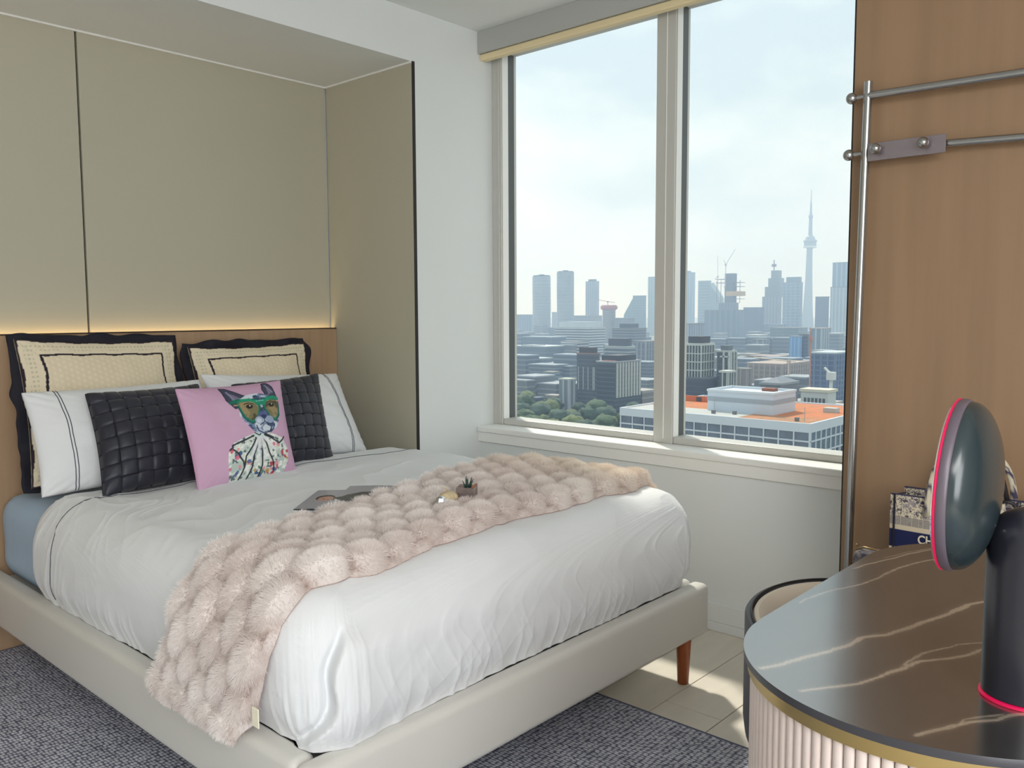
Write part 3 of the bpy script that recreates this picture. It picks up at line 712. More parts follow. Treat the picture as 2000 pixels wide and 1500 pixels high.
at_ = th.nodes.new('ShaderNodeAttribute'); at_.attribute_name = 'print'; th.links.new(at_.outputs['Color'], hb_.inputs['Base Color'])
ho = bpy.data.objects.new('fur_pile', hc); C.objects.link(ho); hc.materials.append(M_hair); ho.parent = throw; ho['kind'] = 'stuff'
sc.cycles_curves.shape = 'RIBBONS' if hasattr(sc, 'cycles_curves') else 'RIBBONS'
# care label at the hanging corner
c0 = at(492, 1392, 1, 1.56)
MB(to).bbox(.921, .924, 1.56, 1.585, .372, .415, .001, 1).build('care_label', mat('cream label', (236, 230, 208), .8), throw)
# ------------------------------------------------------------ magazines and trinkets on the bed
M_page = mat('glossy page edges', (214, 214, 216), .4)
def magazine(label, p0, p1, L, lift, cov, seed, W=None):
    """p0 -> p1 is the short edge near the pillows; the book runs L metres to its right"""
    p0 = np.array(p0[:2]); p1 = np.array(p1[:2]); s = p1-p0; sw = np.linalg.norm(s); s /= sw
    r = np.array([s[1], -s[0]]); z = max(dsurf(*(p0+r*L*a+s*sw*b)) for a in (0, .3, .6) for b in (0, .5, 1))+.002+lift
    c = p0+r*L/2+s*sw/2; th = .007
    t = thing('magazine', label, 'magazine', (c[0], c[1], z), group=None)
    a = np.linspace(0, 1, 110); b = np.linspace(0, 1, 70); A, B_ = np.meshgrid(a, b, indexing='ij')
    P = np.zeros(A.shape+(3,)); P[..., :2] = p0+A[..., None]*r*L+B_[..., None]*s*sw
    P[..., 2] = z+th+.002*np.sin(A*3)
    cv = Canvas(A, B_, (172, 172, 180)); cov(cv)
    m = MB((c[0], c[1], z)); m.grid(P, flip=True); o = m.build('printed_cover', vcmat('printed glossy paper', .3), t, smooth=True, fix=False); setprint(o.data, cv.c)
    M = Matrix(((r[0], s[0], 0, 0), (r[1], s[1], 0, 0), (0, 0, 1, 0), (0, 0, 0, 1)))
    mb = MB()
    for k in range(3):
        mb.box(-L/2+.001*k, L/2-.001*k, -sw/2+.0015*(k % 2), sw/2-.001, k*.0022, k*.0022+.0017, M)
    mb.build('pages', M_page, t)
    MB().box(-L/2-.0005, L/2+.0005, -sw/2-.001, -sw/2+.0005, .0035, th-.0005, M).build('dark_page_edge', M_navy, t)
    return t
def cover_a(cv):
    n = fbm(cv.U*9, cv.V*9, 3, 3)
    body = [(.32, .50), (.38, .72), (.50, .88), (.80, .94), (1, .94), (1, .40), (.70, .30), (.40, .36)]
    cv.poly(body, (74, 76, 80)); m_ = Canvas(cv.U, cv.V, (0, 0, 0)); m_.poly(body, (255, 255, 255)); cv.put(m_.c[..., 0]*(n > .1), (94, 94, 92), .8)
    cv.ell(.19, .56, .10, .15, (76, 54, 46)); cv.ell(.205, .51, .085, .12, (200, 156, 138)); cv.poly([(.28, .56), (.36, .64), (.36, .40), (.29, .44)], (66, 78, 72)); cv.line([(.31, .48), (.35, .42)], .03, (222, 222, 216))
    cv.ell(.235, .47, .012, .02, (130, 76, 66)); cv.ell(.18, .52, .012, .016, (76, 52, 46)); cv.ell(.19, .45, .010, .014, (76, 52, 46))
def cover_b(cv): cv.ell(.6, .4, .3, .4, (120, 120, 126))
mg0, mg1 = at(574, 1008, 2, .668)[:2], at(622, 970, 2, .668)[:2]
s_ = (mg1-mg0)/np.linalg.norm(mg1-mg0); r_ = np.array([s_[1], -s_[0]])
magazine('glossy magazine with a reclining figure in a dark coat on its cover', mg0, mg1, .285, .009, cover_a, 1)
magazine('grey backed magazine sticking out behind the one with the reclining figure', mg0+r_*.077+s_*.115, mg0+r_*.077+s_*.365, .20, .000, cover_b, 2)
def onfur(x, y):
    h = BVT.ray_cast(Vector((x-to[0], y-to[1], 1)), Vector((0, 0, -1))); return h[0].z+to[2] if h[0] else .69
_bm = bmesh.new(); _bm.from_mesh(tb.data); BVT = BVHTree.FromBMesh(_bm); _bm.free()
M_clear = bpy.data.materials.new('clear smoky acrylic'); M_clear.use_nodes = True; t_ = M_clear.node_tree; b_ = t_.nodes['Principled BSDF']
b_.inputs['Base Color'].default_value = (.45, .36, .34, 1); b_.inputs['Roughness'].default_value = .08; b_.inputs['Transmission Weight'].default_value = .55; b_.inputs['Alpha'].default_value = .75
gx, gy = at(912, 978, 2, .705)[:2]; gz = onfur(gx, gy)-.004
tr_ = thing('terrarium_cube', 'small smoky clear cube planter with a tiny succulent on the fur throw', 'planter', (gx, gy, gz), rz=.55)
for a, b, c, d in ((-.026, -.024, -.026, .026), (.024, .026, -.026, .026), (-.024, .024, -.026, -.024), (-.024, .024, .024, .026)):
    MB().box(a, b, c, d, 0, .046).build('glass_side', M_clear, tr_)
MB().box(-.024, .024, -.024, .024, .002, .030).build('soil', mat('dark pebbles', (74, 62, 58), .9, var=.5, vscale=160, bump=.6, bscale=200), tr_)
MB().bbox(-.030, .024, -.0262, -.020, .0462, .051, .001, 1).build('wooden_stick', mat('orange brown stick', (158, 92, 52), .5, var=.2, vscale=40), tr_)
rs = random.Random(4)
for k in range(9):
    a = k*2.4; q = .016 if k % 3 else .005
    MB().tube([(q*.3*math.cos(a)+.008, q*.3*math.sin(a), .028), (q*.6*math.cos(a)+.008, q*.6*math.sin(a), .048), (q*1.1*math.cos(a)+.008, q*1.1*math.sin(a), .062+rs.random()*.012)], [.0032, .0026, .0006], 6).build('leaf', mat('dark succulent green', (44, 70, 62), .6), tr_, smooth=True)
sx_, sy_ = at(876, 984, 2, .705)[:2]; sz_ = onfur(sx_, sy_)+.004
sh = thing('seashell', 'small cream ribbed shell beside the clear cube planter', 'shell', (sx_, sy_, sz_), rz=.2)
mb = MB(); n = 30; m_ = 24
G = np.zeros((n, m_, 3))
for i_ in range(n):
    for j_ in range(m_):
        u = i_/(n-1)*PI; v = j_/(m_-1)*2*PI; r_ = .5+.5*math.cos(v*0)
        k = .019*(1+.08*math.cos(u*14)); G[i_, j_] = (-.022*math.cos(u), k*math.sin(u)*math.cos(v), .011+.7*k*math.sin(u)*math.sin(v))
G[..., 2] = np.maximum(G[..., 2], 0)
mb.grid(G).build('ribbed_body', mat('cream shell', (218, 198, 160), .55, var=.15, vscale=60), sh, smooth=True)
MB().tube([(.0, .0, .024), (-.006, .004, .032), (-.016, .008, .036)], [.0018, .0014, .0006], 6).build('spine', mat('cream shell', (218, 198, 160)), sh, smooth=True)
kx, ky = at(861, 994, 2, .705)[:2]; kz = onfur(kx, ky)
tag(MB().lathe([(.003, 0), (.013, .004), (.017, .013), (.013, .022), (.004, .027)], (0, 0, 0), 7).build('foil_candy', mat('silver foil', (206, 208, 212), .18, 1), None), 'faceted silver foil sweet next to the cream shell', 'sweet')
bpy.data.objects['foil_candy'].location = (kx, ky, kz)
sh.scale = (1.35, 1.3, 1.3)
# ------------------------------------------------------------ dressing table
DC0, DC1, DCY, DR, DT = 1.25, 1.72, .33, .262, .76
def capsule(r, n=48, a0=PI/2, a1=3*PI/2):
    p = [(DC0+r*math.cos(a0+(a1-a0)*i/n), DCY+r*math.sin(a0+(a1-a0)*i/n)) for i in range(n+1)]
    return p
def fullcap(r, n=48): return capsule(r, n)+[(DC1+r*math.cos(-PI/2+PI*i/n), DCY+r*math.sin(-PI/2+PI*i/n)) for i in range(n+1)]
deo = ((DC0+DC1)/2, DCY, 0)
desk = thing('dressing_table', 'rounded dressing table with a veined black stone top and fluted blush skirt', 'table', deo)
M_stone = vcmat('veined black stone', .21); M_stone.node_tree.nodes['Principled BSDF'].inputs['IOR'].default_value = 4.0
na, nr_ = 300, 170
U, V = np.meshgrid(np.linspace(-1, 1, na), np.linspace(-1, 1, nr_), indexing='ij')
yy = V*DR; hx = np.sqrt(np.clip(DR**2-yy**2, 0, 1)); xx = (DC0-hx)+(U+1)/2*((DC1+hx)-(DC0-hx))
cv = Canvas(xx, yy+DCY, (52, 49, 48))
yy = yy+DCY
cl_ = fbm(xx*6, yy*9, 2, 4); cv.put(sstep(.0, .6, cl_), (72, 66, 62), .6); cv.put(sstep(.1, .6, -cl_), (36, 35, 37), .7)
jx = fbm(xx*26, yy*26, 4, 3)*.0055; cv.U = xx+jx; cv.V = yy+fbm(xx*26, yy*26, 8, 3)*.0055
G8 = lambda q: at(1400+q[0]*.3, 1050+q[1]*.3, 2, DT)[:2]
veins = [([(540, 420), (700, 360), (850, 325), (960, 300), (1080, 250), (1200, 190), (1310, 155), (1400, 140), (1560, 90)], .0042, .8),
         ([(900, 200), (1000, 170), (1130, 135), (1250, 105), (1400, 75), (1600, 20)], .0040, .8), ([(1080, 130), (1250, 92), (1400, 68)], .0025, .5),
         ([(300, 850), (450, 820), (600, 770), (740, 740), (870, 690), (960, 650), (1110, 630), (1250, 590), (1400, 530), (1520, 490), (1640, 440), (1740, 415), (1950, 380)], .0085, .85),
         ([(560, 1000), (760, 970), (930, 950), (1050, 905), (1200, 850), (1330, 805), (1500, 790), (1600, 765), (1720, 735), (1950, 700)], .0060, .8),
         ([(1230, 830), (1330, 755), (1430, 735), (1560, 695), (1720, 690), (1900, 650)], .0035, .7),
         ([(1290, 1285), (1400, 1265), (1520, 1215), (1650, 1200), (1800, 1190), (1900, 1155), (2000, 1140), (2300, 1060)], .0060, .7), ([(1500, 1240), (1620, 1180), (1850, 1150)], .0025, .6)]
for pts_, w_, a_v in veins:
    cv.line([tuple(G8(q)) for q in pts_], w_, (196, 178, 156), a_v); cv.line([tuple(G8(q)) for q in pts_], w_*2.6, (110, 98, 88), .30)
P = np.stack([xx, yy, np.full(xx.shape, DT)], -1)
top = MB(deo); top.grid(P, flip=True); so_ = top.build('stone_top', M_stone, desk, fix=False)
setprint(so_.data, cv.c)
ed = MB(deo); pl = fullcap(DR); n = len(pl)
ed.add([(x, y, z) for z in (DT, DT-.0012, DT-.011) for x, y in (pl if z != DT else fullcap(DR-.0006))], [(k*n+i, k*n+(i+1) % n, (k+1)*n+(i+1) % n, (k+1)*n+i) for k in (0, 1) for i in range(n)]+[tuple(range(2*n, 3*n))])
ed.build('stone_edge', mat('dark stone edge', (58, 58, 64), .35), desk, auto=40)
M_brass = mat('brushed brass', (196, 172, 118), .3, 1, bump=.05, bscale=200, stretch=(1, 1, 20))
MB(deo).prism(fullcap(DR-.006), DT-.031, DT-.0112).build('brass_band', M_brass, desk, auto=40)
# fluted skirt, open on the seat side
SR = DR-.014
path = []
st = .0150
def walk():
    out = []
    # from the seat-side tangent around the near end, along the back, round the far end
    a = PI/2-.0
    tot1 = PI*SR; tot2 = DC1-DC0; tot3 = PI*SR; s = 0
    while s < tot1+tot2+tot3:
        if s < tot1: q = PI/2+s/SR; out.append((DC0+SR*math.cos(q), DCY+SR*math.sin(q), q))
        elif s < tot1+tot2: out.append((DC0+s-tot1, DCY-SR, 3*PI/2))
        else: q = -PI/2+(s-tot1-tot2)/SR; out.append((DC1+SR*math.cos(q), DCY+SR*math.sin(q), q))
        s += st
    return out
M_blush = mat('blush fluted lacquer', (222, 206, 198), .45, var=.03, vscale=3)
fm = MB().add([(.004*math.cos(a), .0068*math.sin(a), z) for z in (.012, DT-.0315) for a in np.linspace(-PI/2, PI/2, 7)]+[(-.004, -.0068, .012), (-.004, .0068, .012), (-.004, -.0068, DT-.0315), (-.004, .0068, DT-.0315)],
              [(i, i+1, i+8, i+7) for i in range(6)]+[(0, 7, 16, 14), (6, 15, 17, 13), (14, 16, 17, 15)])
f0 = fm.build('flute', M_blush, desk, auto=60); fme = f0.data
for k, (x, y, q) in enumerate(walk()):
    o = f0 if k == 0 else bpy.data.objects.new('flute', fme)
    if k: C.objects.link(o); o.parent = desk
    o.location = (x-deo[0], y-deo[1], 0); o.rotation_euler = (0, 0, q)
pa = capsule(SR-.006)+[(DC1+(SR-.006)*math.cos(-PI/2+PI*i/48), DCY+(SR-.006)*math.sin(-PI/2+PI*i/48)) for i in range(49)]
n = len(pa); pi_ = capsule(SR-.020)+[(DC1+(SR-.020)*math.cos(-PI/2+PI*i/48), DCY+(SR-.020)*math.sin(-PI/2+PI*i/48)) for i in range(49)]
m = MB(deo); m.add([(x, y, z) for z in (.010, DT-.0315) for x, y in pa]+[(x, y, z) for z in (.010, DT-.0315) for x, y in pi_],
      [(i, i+1, n+i+1, n+i) for i in range(n-1)]+[(2*n+i, 3*n+i, 3*n+i+1, 2*n+i+1) for i in range(n-1)]+[(0, n, 3*n, 2*n), (n-1, 3*n-1, 4*n-1, 2*n-1)]+[(i, 2*n+i, 2*n+i+1, i+1) for i in range(n-1)])
m.build('skirt_backing', M_blush, desk, auto=40)
MB(deo).prism(fullcap(DR-.02), 0, .010).build('plinth', M_black, desk)
# ------------------------------------------------------------ tub chair
cc_ = (1.615, .485); RO = .285
ch = thing('tub_chair', 'cream tub chair with a dark grey shell tucked under the dressing table', 'chair', (cc_[0], cc_[1], 0))
M_shell = mat('dark grey leatherette', (72, 72, 78), .5, bump=.1, bscale=400); M_cream = mat('cream chair velvet', (226, 214, 196), .75, sheen=.3, var=.04, vscale=10)
def arc_sweep(prof_fn, a0, a1, n, o, closed=False):
    G = np.array([[(r*math.cos(a), r*math.sin(a), z) for r, z in prof_fn(a)] for a in np.linspace(a0, a1, n)]); return G
A0, A1 = math.radians(-18), math.radians(198)
def shell_p(a):
    e_ = abs(a-PI/2)/(PI*.6); zt = .675-.10*e_**3
    return [(.225, .405), (RO-.02, .415), (RO-.004, .44), (RO, .47), (RO, zt-.006), (RO-.004, zt), (RO-.011, zt), (RO-.013, zt-.01), (RO-.013, .46), (.225, .405)]
def pad_p(a):
    e_ = abs(a-PI/2)/(PI*.6); zt = .672-.10*e_**3
    return [(RO-.0135, .46), (RO-.0135, zt-.008), (RO-.018, zt+.001), (RO-.026, zt+.002), (RO-.040, zt-.012), (RO-.058, zt-.05), (RO-.068, .54), (RO-.068, .46), (RO-.0135, .46)]
def swept(fn, nm, m_, n=60):
    G = arc_sweep(fn, A0, A1, n, None); mb = MB(); mb.grid(G); k = G.shape[1]
    mb.f += [tuple(range(k-1))[::-1], tuple(range((n-1)*k, n*k-1))]; return mb.build(nm, m_, ch, auto=50)
swept(shell_p, 'outer_shell', M_shell); swept(pad_p, 'inner_cushion', M_cream)
MB().tube([((RO-.0125)*math.cos(a), (RO-.0125)*math.sin(a), 0.677-.10*(abs(a-PI/2)/(PI*.6))**3) for a in np.linspace(A0, A1, 60)], .0022, 6).build('piping', M_black, ch, smooth=True)
MB().lathe([(.20, .405), (.215, .41), (.214, .47), (.19, .492), (.05, .5), (.001, .5)], (0, 0, 0), 40).build('seat', M_cream, ch, auto=50)
MB().lathe([(.10, .395), (.10, .404), (.02, .404)], (0, 0, 0), 20).lathe([(.018, .05), (.018, .395)], (0, 0, 0), 16).build('stem', M_shell, ch, auto=40)
MB().lathe([(.16, .0105), (.16, .018), (.03, .035), (.02, .06)], (0, 0, 0), 32).build('base', M_shell, ch, auto=40)
# ------------------------------------------------------------ vanity mirror
MR = .0465; mc = np.array([1.206, .219])
mo = (mc[0], mc[1], DT)
mir = thing('vanity_mirror', 'round tilting vanity mirror with a glowing pink rim on a dark cylinder stand', 'mirror', mo)
M_dark = mat('satin dark lacquer', (34, 34, 44), .28, spec=.6); M_pink = mat('glowing pink light', (176, 18, 72), .4, emit=((255, 14, 80), .32))
MB().lathe([(MR-.002, .004), (MR, .006), (MR, .200)]+[(MR*math.cos(a), .200+MR*.95*math.sin(a)) for a in np.linspace(.1, PI/2-.01, 14)], (0, 0, 0), 48).build('stand', M_dark, mir, auto=40)
MB().lathe([(MR+.0005, .0), (MR+.0022, .001), (MR+.0022, .0038), (MR, .0045)], (0, 0, 0), 48).build('light_ring', M_pink, mir, auto=40)
al, ta = math.radians(9), math.radians(9)
depth = float(np.dot(np.array([mc[0], mc[1], 1.0-EYE]), FW))+.015
dc = FW+(1884-1000)/_F*RT-(948-750)/_F*UP; dcen = dc*depth; dcen[2] += EYE
lf = dc/np.linalg.norm(dc); lr = RT-lf*np.dot(RT, lf); lr /= np.linalg.norm(lr); lu = np.cross(lr, lf)
n_ = (-lr*math.cos(ta)+lu*math.sin(ta))*math.cos(al)+lf*math.sin(al)
u_ = np.cross(n_, np.cross(lu*math.cos(ta)+lr*math.sin(ta), n_)); u_ /= np.linalg.norm(u_)
Rm = Matrix((tuple(np.cross(u_, n_)), tuple(u_), tuple(n_))).transposed().to_4x4()
M4 = Matrix.Translation(Vector(dcen)-Vector(mo)) @ Rm
DRD = 169/_F*depth
MB().lathe([(.001, -.042)]+[(DRD*.975*math.sin(a), -.042*math.cos(a)) for a in np.linspace(.08, PI/2, 18)], n=64, M=M4).build('mirror_back', mat('satin green black shell', (40, 52, 56), .22, spec=.7), mir, auto=40)
MB().lathe([(DRD*.975, .0002), (DRD*.985, .001), (DRD, .004), (DRD, .010), (DRD*.99, .012)], n=64, M=M4).build('rim_band', mat('mauve grey rim', (96, 86, 96), .35), mir, auto=40)
MB().lathe([(DRD*.99, .0121), (DRD*1.001, .0125), (DRD*1.001, .0142), (DRD*.985, .0155), (DRD*.95, .0155)], n=64, M=M4).build('rim_light', M_pink, mir, auto=40)
MB().lathe([(DRD*.975, .0156), (DRD*.975, .0170), (DRD*.5, .0172), (.001, .0172)], n=64, M=M4).build('mirror_glass', mat('mirror silver', (230, 230, 232), .03, 1), mir, auto=40)
jp = FW+(1930-1000)/_F*RT-(1013-750)/_F*UP; jp = jp*(depth-.0); jp[2] += EYE; jp = Vector(jp)-Vector(mo)
q0 = M4 @ Vector((0, -.045, -.034)); top_c = Vector((0, 0, .20))
MB().sphere(tuple(jp), .0085, 14).build('ball_joint', M_chrome, mir, smooth=True)
MB().tube([tuple(jp.lerp(q0, 1.0)), tuple(jp)], .0055, 10).tube([tuple(jp), tuple(jp.lerp(top_c, .55))], .0065, 10).build('joint_pin', M_chrome, mir, smooth=True)
# ------------------------------------------------------------ hanging rail
RX = 2.572
rl = thing('garment_rail', 'wall mounted steel garment rail with two bars in front of the wood panel', 'rail', (RX, .93, 0))
ro_ = (RX, .93, 0)
MB(ro_).tube([(RX, .925, 1.912), (RX, .934, 1.2), (RX, .948, .001)], .0118, 16).build('upright', M_chrome, rl, auto=50)
MB(ro_).tube([(RX, .924, 1.872), (RX, .529, 1.864), (RX, -.1, 1.853)], .0118, 16).build('top_bar', M_chrome, rl, auto=50)
MB(ro_).tube([(RX+.010, .712, 1.709), (RX+.010, .522, 1.700), (RX+.010, -.1, 1.69)], .0112, 16).build('lower_bar', M_chrome, rl, auto=50)
MB(ro_).bbox(RX-.012, RX-.006, .708, .917, 1.682, 1.733, .001, 1).build('bracket_plate', mat('mauve grey steel plate', (150, 140, 144), .35, .7), rl)
for y, z in ((.888, 1.712), (.760, 1.712)):
    k = MB(ro_).sphere((RX-.034, y, z), .0155, 16).build('knob', M_chrome, rl, smooth=True)
    MB(ro_).tube([(RX-.034, y, z), (RX-.006, y, z)], .006, 10).build('knob_stem', M_chrome, k, auto=50)
for y, z in ((.972, 1.872), (.976, 1.709)):
    k = MB(ro_).sphere((RX, y, z), .0165, 16).build('knob', M_chrome, rl, smooth=True)
    MB(ro_).tube([(RX, y, z), (RX, .925, z)], .0058, 10).build('knob_stem', M_chrome, k, auto=50)
for y, z in ((.7, 1.871), (.1, 1.86), (.2, 1.697)):
    MB(ro_).tube([(RX, y, z), (PX-.0062, y, z)], .007, 10).build('wall_stud', M_chrome, rl, auto=50)
# bench and bags
bn = thing('luggage_bench', 'low wooden luggage bench beneath the patterned tote bag', 'bench', (2.42, .48, 0))
MB((2.42, .48, 0)).bbox(2.285, 2.555, .10, .87, .42, .45, .004, 2).build('bench_top', M_wood2, bn)
for x in (2.31, 2.53):
    for y in (.13, .84): MB((2.42, .48, 0)).bbox(x-.018, x+.018, y-.018, y+.018, .001, .4195, .003, 1).build('leg', M_wood2, bn)
bgo = (2.48, .596, .4505)
bag = thing('tote_bag', 'patterned navy and cream book tote with braided handles, beside the wood panel', 'bag', bgo)
y0b, y1b, zt = .776, .416, .2975      # left, right, height
def bag_paint(cv, aspect):
    u, v = cv.U, cv.V
    a = fbm(u*16*aspect, v*16, 2, 4); b = fbm(u*34*aspect, v*34, 7, 3)
    cv.put((np.abs(a) < .045).astype(float), (44, 42, 70)); cv.put((np.abs(b) < .05).astype(float), (70, 66, 88), .8); cc_2 = fbm(u*60*aspect, v*60, 11, 2); cv.put((np.abs(cc_2) < .07).astype(float), (92, 86, 104), .7); cv.put((a > .34).astype(float), (120, 112, 128), .7)
    cv.put(((b < -.30) & (v > .6)).astype(float), (48, 44, 76), .9)
    dots = (np.sin(u*420*aspect)*np.sin(v*420) > .1).astype(float)
    band = ((v > .71) & (v < .79)).astype(float); cv.put(band, (190, 180, 160)); cv.put(band*dots, (70, 70, 96))
    cv.put(((v > .665) & (v < .71)).astype(float), (206, 192, 166)); cv.put(((v > .50) & (v < .665)).astype(float), (22, 30, 74)); cv.put(((v > .475) & (v < .50)).astype(float), (210, 200, 176))
    cv.put((v > .985).astype(float), (60, 56, 80))
M_tote = vcmat('embroidered tote canvas', .9, bump=.3, bscale=900)
def bagface(x, ya, yb, nm):
    n1_, n2_ = int(abs(yb-ya)*620), 180
    U, V = np.meshgrid(np.linspace(0, 1, n1_), np.linspace(0, 1, n2_), indexing='ij')
    bul = .010*np.sin(U*PI)*np.sin(V*PI)*(1 if x < 2.5 else -1)
    P = np.stack([x-bul, ya+(yb-ya)*U, bgo[2]+V*zt], -1); cv = Canvas(U, V, (214, 202, 176)); bag_paint(cv, 1.2)
    m = MB(bgo).grid(P, flip=x < 2.5); o = m.build(nm, M_tote, bag, smooth=True, fix=False); setprint(o.data, cv.c)
    s = o.modifiers.new('thick', 'SOLIDIFY'); s.thickness = .004; s.offset = -1 if x < 2.5 else -1
bagface(2.42, y0b, y1b, 'front_panel'); bagface(2.54, y0b, y1b, 'rear_panel')
for y in (y0b-.002, y1b+.002):
    n1_ = 60
    U, V = np.meshgrid(np.linspace(0, 1, n1_), np.linspace(0, 1, 150), indexing='ij')
    P = np.stack([2.423+.114*U, np.full(U.shape, y)+.02*(1-np.abs(2*U-1))*V*(-1 if y > .5 else 1), bgo[2]+V*zt*.985], -1); cv = Canvas(U, V, (214, 202, 176)); bag_paint(cv, .4)
    o = MB(bgo).grid(P, flip=True).build('side_gusset', M_tote, bag, smooth=True, fix=False); setprint(o.data, cv.c)
MB(bgo).box(2.424, 2.536, y1b+.004, y0b-.004, bgo[2]+.0005, bgo[2]+.004).build('base_panel', M_navy, bag)
MB(bgo).tube([(2.4165, y0b-.012, bgo[2]+.002), (2.4165, y0b-.012, bgo[2]+zt)], .0028, 6).build('corner_piping', M_navy, bag)
M_braid = vcmat('braided handle', .9, bump=.3, bscale=600)
def handle(x, ya, yb, h, dark, nm='handle'):
    pts_ = []
    for a in np.linspace(0, PI, 40):
        c, s = math.cos(a), math.sin(a)
        pts_.append((x, (ya+yb)/2+(ya-yb)/2*np.sign(c)*abs(c)**.75, bgo[2]+zt-.05+(h+.05)*s**.8))
    mb = MB(bgo).tube(pts_, .0085, 12); o = mb.build(nm, M_braid, bag, smooth=True)
    P = np.array([v.co[:] for v in o.data.vertices]); n = fbm(P[:, 0]*90, P[:, 1]*90, P[:, 2]*90, 3)
    a, b = ((206, 196, 172), (66, 60, 84)) if not dark else ((40, 36, 44), (86, 74, 70))
    cols = np.where((np.abs(n) < .12)[:, None], np.array(lin(b)[:3]), np.array(lin(a)[:3])); setprint(o.data, cols)
handle(2.411, .678, .500, .128, False); handle(2.549, .678, .500, .118, False)
# charm strap on the right side
MB(bgo).tube([(2.405+.004*math.sin(a*3), .488+.020*math.cos(a), bgo[2]+zt-.004+.024*math.sin(a)) for a in np.linspace(0, 2*PI, 30)], .0045, 8).tube([(2.405, .488, .7690), (2.404, .500, .82), (2.403, .512, .862)], .006, 8).build('dark_strap', mat('dark leather strap', (36, 32, 38), .5), bag, smooth=True)
fc_ = bpy.data.curves.new('letters', 'FONT'); fc_.body = 'CHRISTIAN DIOR'; fc_.size = .037; fc_.extrude = .0008; fc_.offset = .0008; fc_.resolution_u = 3
fo = bpy.data.objects.new('letters_tmp', fc_); C.objects.link(fo); bpy.context.view_layer.update()
lm = bpy.data.meshes.new_from_object(fo.evaluated_get(bpy.context.evaluated_depsgraph_get())); bpy.data.objects.remove(fo)
xs = [v.co.x for v in lm.vertices]; wl = max(xs)-min(xs)
lo_ = link('lettering', lm, mat('cream embroidery', (216, 208, 186), .8), bag)
k = .215/wl
lo_.matrix_local = Matrix.Translation((2.4085-bgo[0], .699-bgo[1], .1705)) @ Matrix(((0, 0, -1, 0), (-1, 0, 0, 0), (0, 1, 0, 0), (0, 0, 0, 1))) @ Matrix.Diagonal((k, k*1.2, 1, 1))
cl = thing('clutch_bag', 'small dark pouch with a zip lying at the left end of the bench', 'bag', (2.42, .82, .4505))
MB((2.42, .82, .4505)).bbox(2.38, 2.46, .783, .862, .4505, .575, .012, 3).build('pouch', mat('dark navy patterned pouch', (36, 36, 56), .6, var=.6, vscale=70, col2=(120, 112, 110)), cl, auto=60)
MB((2.42, .82, .4505)).tube([(2.42, .864, .572), (2.41, .84, .584), (2.41, .80, .582), (2.42, .783, .572)], .0028, 6).build('zip', mat('gold zip', (150, 128, 88), .35, .9), cl, smooth=True)
MB((2.42, .82, .4505)).sphere((2.40, .856, .590), .004, 8).build('zip_pull', mat('gold zip', (150, 128, 88)), cl, smooth=True)
HAZE = 3.2e-4
# ------------------------------------------------------------ the city outside
GZ = -75.0
def hdir(px):
    d = FW + (px-1000)/_F*RT - (607-750)/_F*UP; return d[0], d[1]
def yat(px, X): a, b = hdir(px); return X*b/a
def zat(px, py, X):
    return at(px, py, 0, X)[2]
gm = mat('city ground', (96, 104, 100), .9, var=.35, vscale=.012, col2=(126, 128, 124))
gr = MB().box(60, 9000, -3500, 9000, GZ-2, GZ).build('ground_outside', gm); gr['kind'] = 'structure'
CM = {}
def cm(c, r=.5, v=.12):
    k = (tuple(c), r)
    if k not in CM: CM[k] = mat('facade %d %d %d %d' % (c+(int(r*100),)), c, r, var=v, vscale=.035, stretch=(1, 1, .6))
    return CM[k]
LIGHT, DARK, GLASS = (188, 194, 200), (66, 74, 88), (92, 114, 134)
def building(label, X, pl, pc, pr, yt, wall=GLASS, band=None, bh=3.6, bt=.9, fin=None, fw=4.5, ft=.6, roofc=(120, 122, 122), pent=None, z0=GZ, name='tower_block', top_box=None, finz=None, rough=.4, group=None):
    y1, y0 = yat(pl, X), yat(pc, X); a, b = hdir(pr); dep = max(8, y0*a/b-X) if pr > pc else 22
    dep = min(dep, 90); zt = zat((pl+pc)/2, yt, X); o = (X, (y0+y1)/2, z0)
    t = thing(name, label, 'building', o, group=group)
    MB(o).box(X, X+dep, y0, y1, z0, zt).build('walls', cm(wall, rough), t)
    p = .35
    if band:
        m = MB(o)
        for z in np.arange(zt-1.0, max(z0+2, zt-260), -bh): m.box(X-p, X+dep+p, y0-p, y1+p, z-bt/2, z+bt/2)
        m.build('floor_bands', cm(band, .6), t)['kind'] = 'stuff'
    if fin:
        m = MB(o); f0_, f1_ = finz if finz else (z0, zt)
        for y in np.arange(y0+.4, y1+.01, fw): m.box(X-p*1.6, X, y-ft/2, y+ft/2, f0_, f1_)
        for x in np.arange(X+.4, X+dep, fw): m.box(x-ft/2, x+ft/2, y0-p*1.6, y0, f0_, f1_)
        m.build('facade_fins', cm(fin, .6), t)['kind'] = 'stuff'
    MB(o).box(X-.5, X+dep+.5, y0-.5, y1+.5, zt+.01, zt+1.1).build('parapet', cm(roofc, .8), t)
    if pent:
        f, h, c = pent; w_ = (y1-y0)*(1-f)/2; MB(o).box(X+dep*.15, X+dep*.85, y0+w_, y1-w_, zt+1.11, zt+1.1+h).build('penthouse', cm(c, .7), t)
    return t, o, (y0, y1, dep, zt)
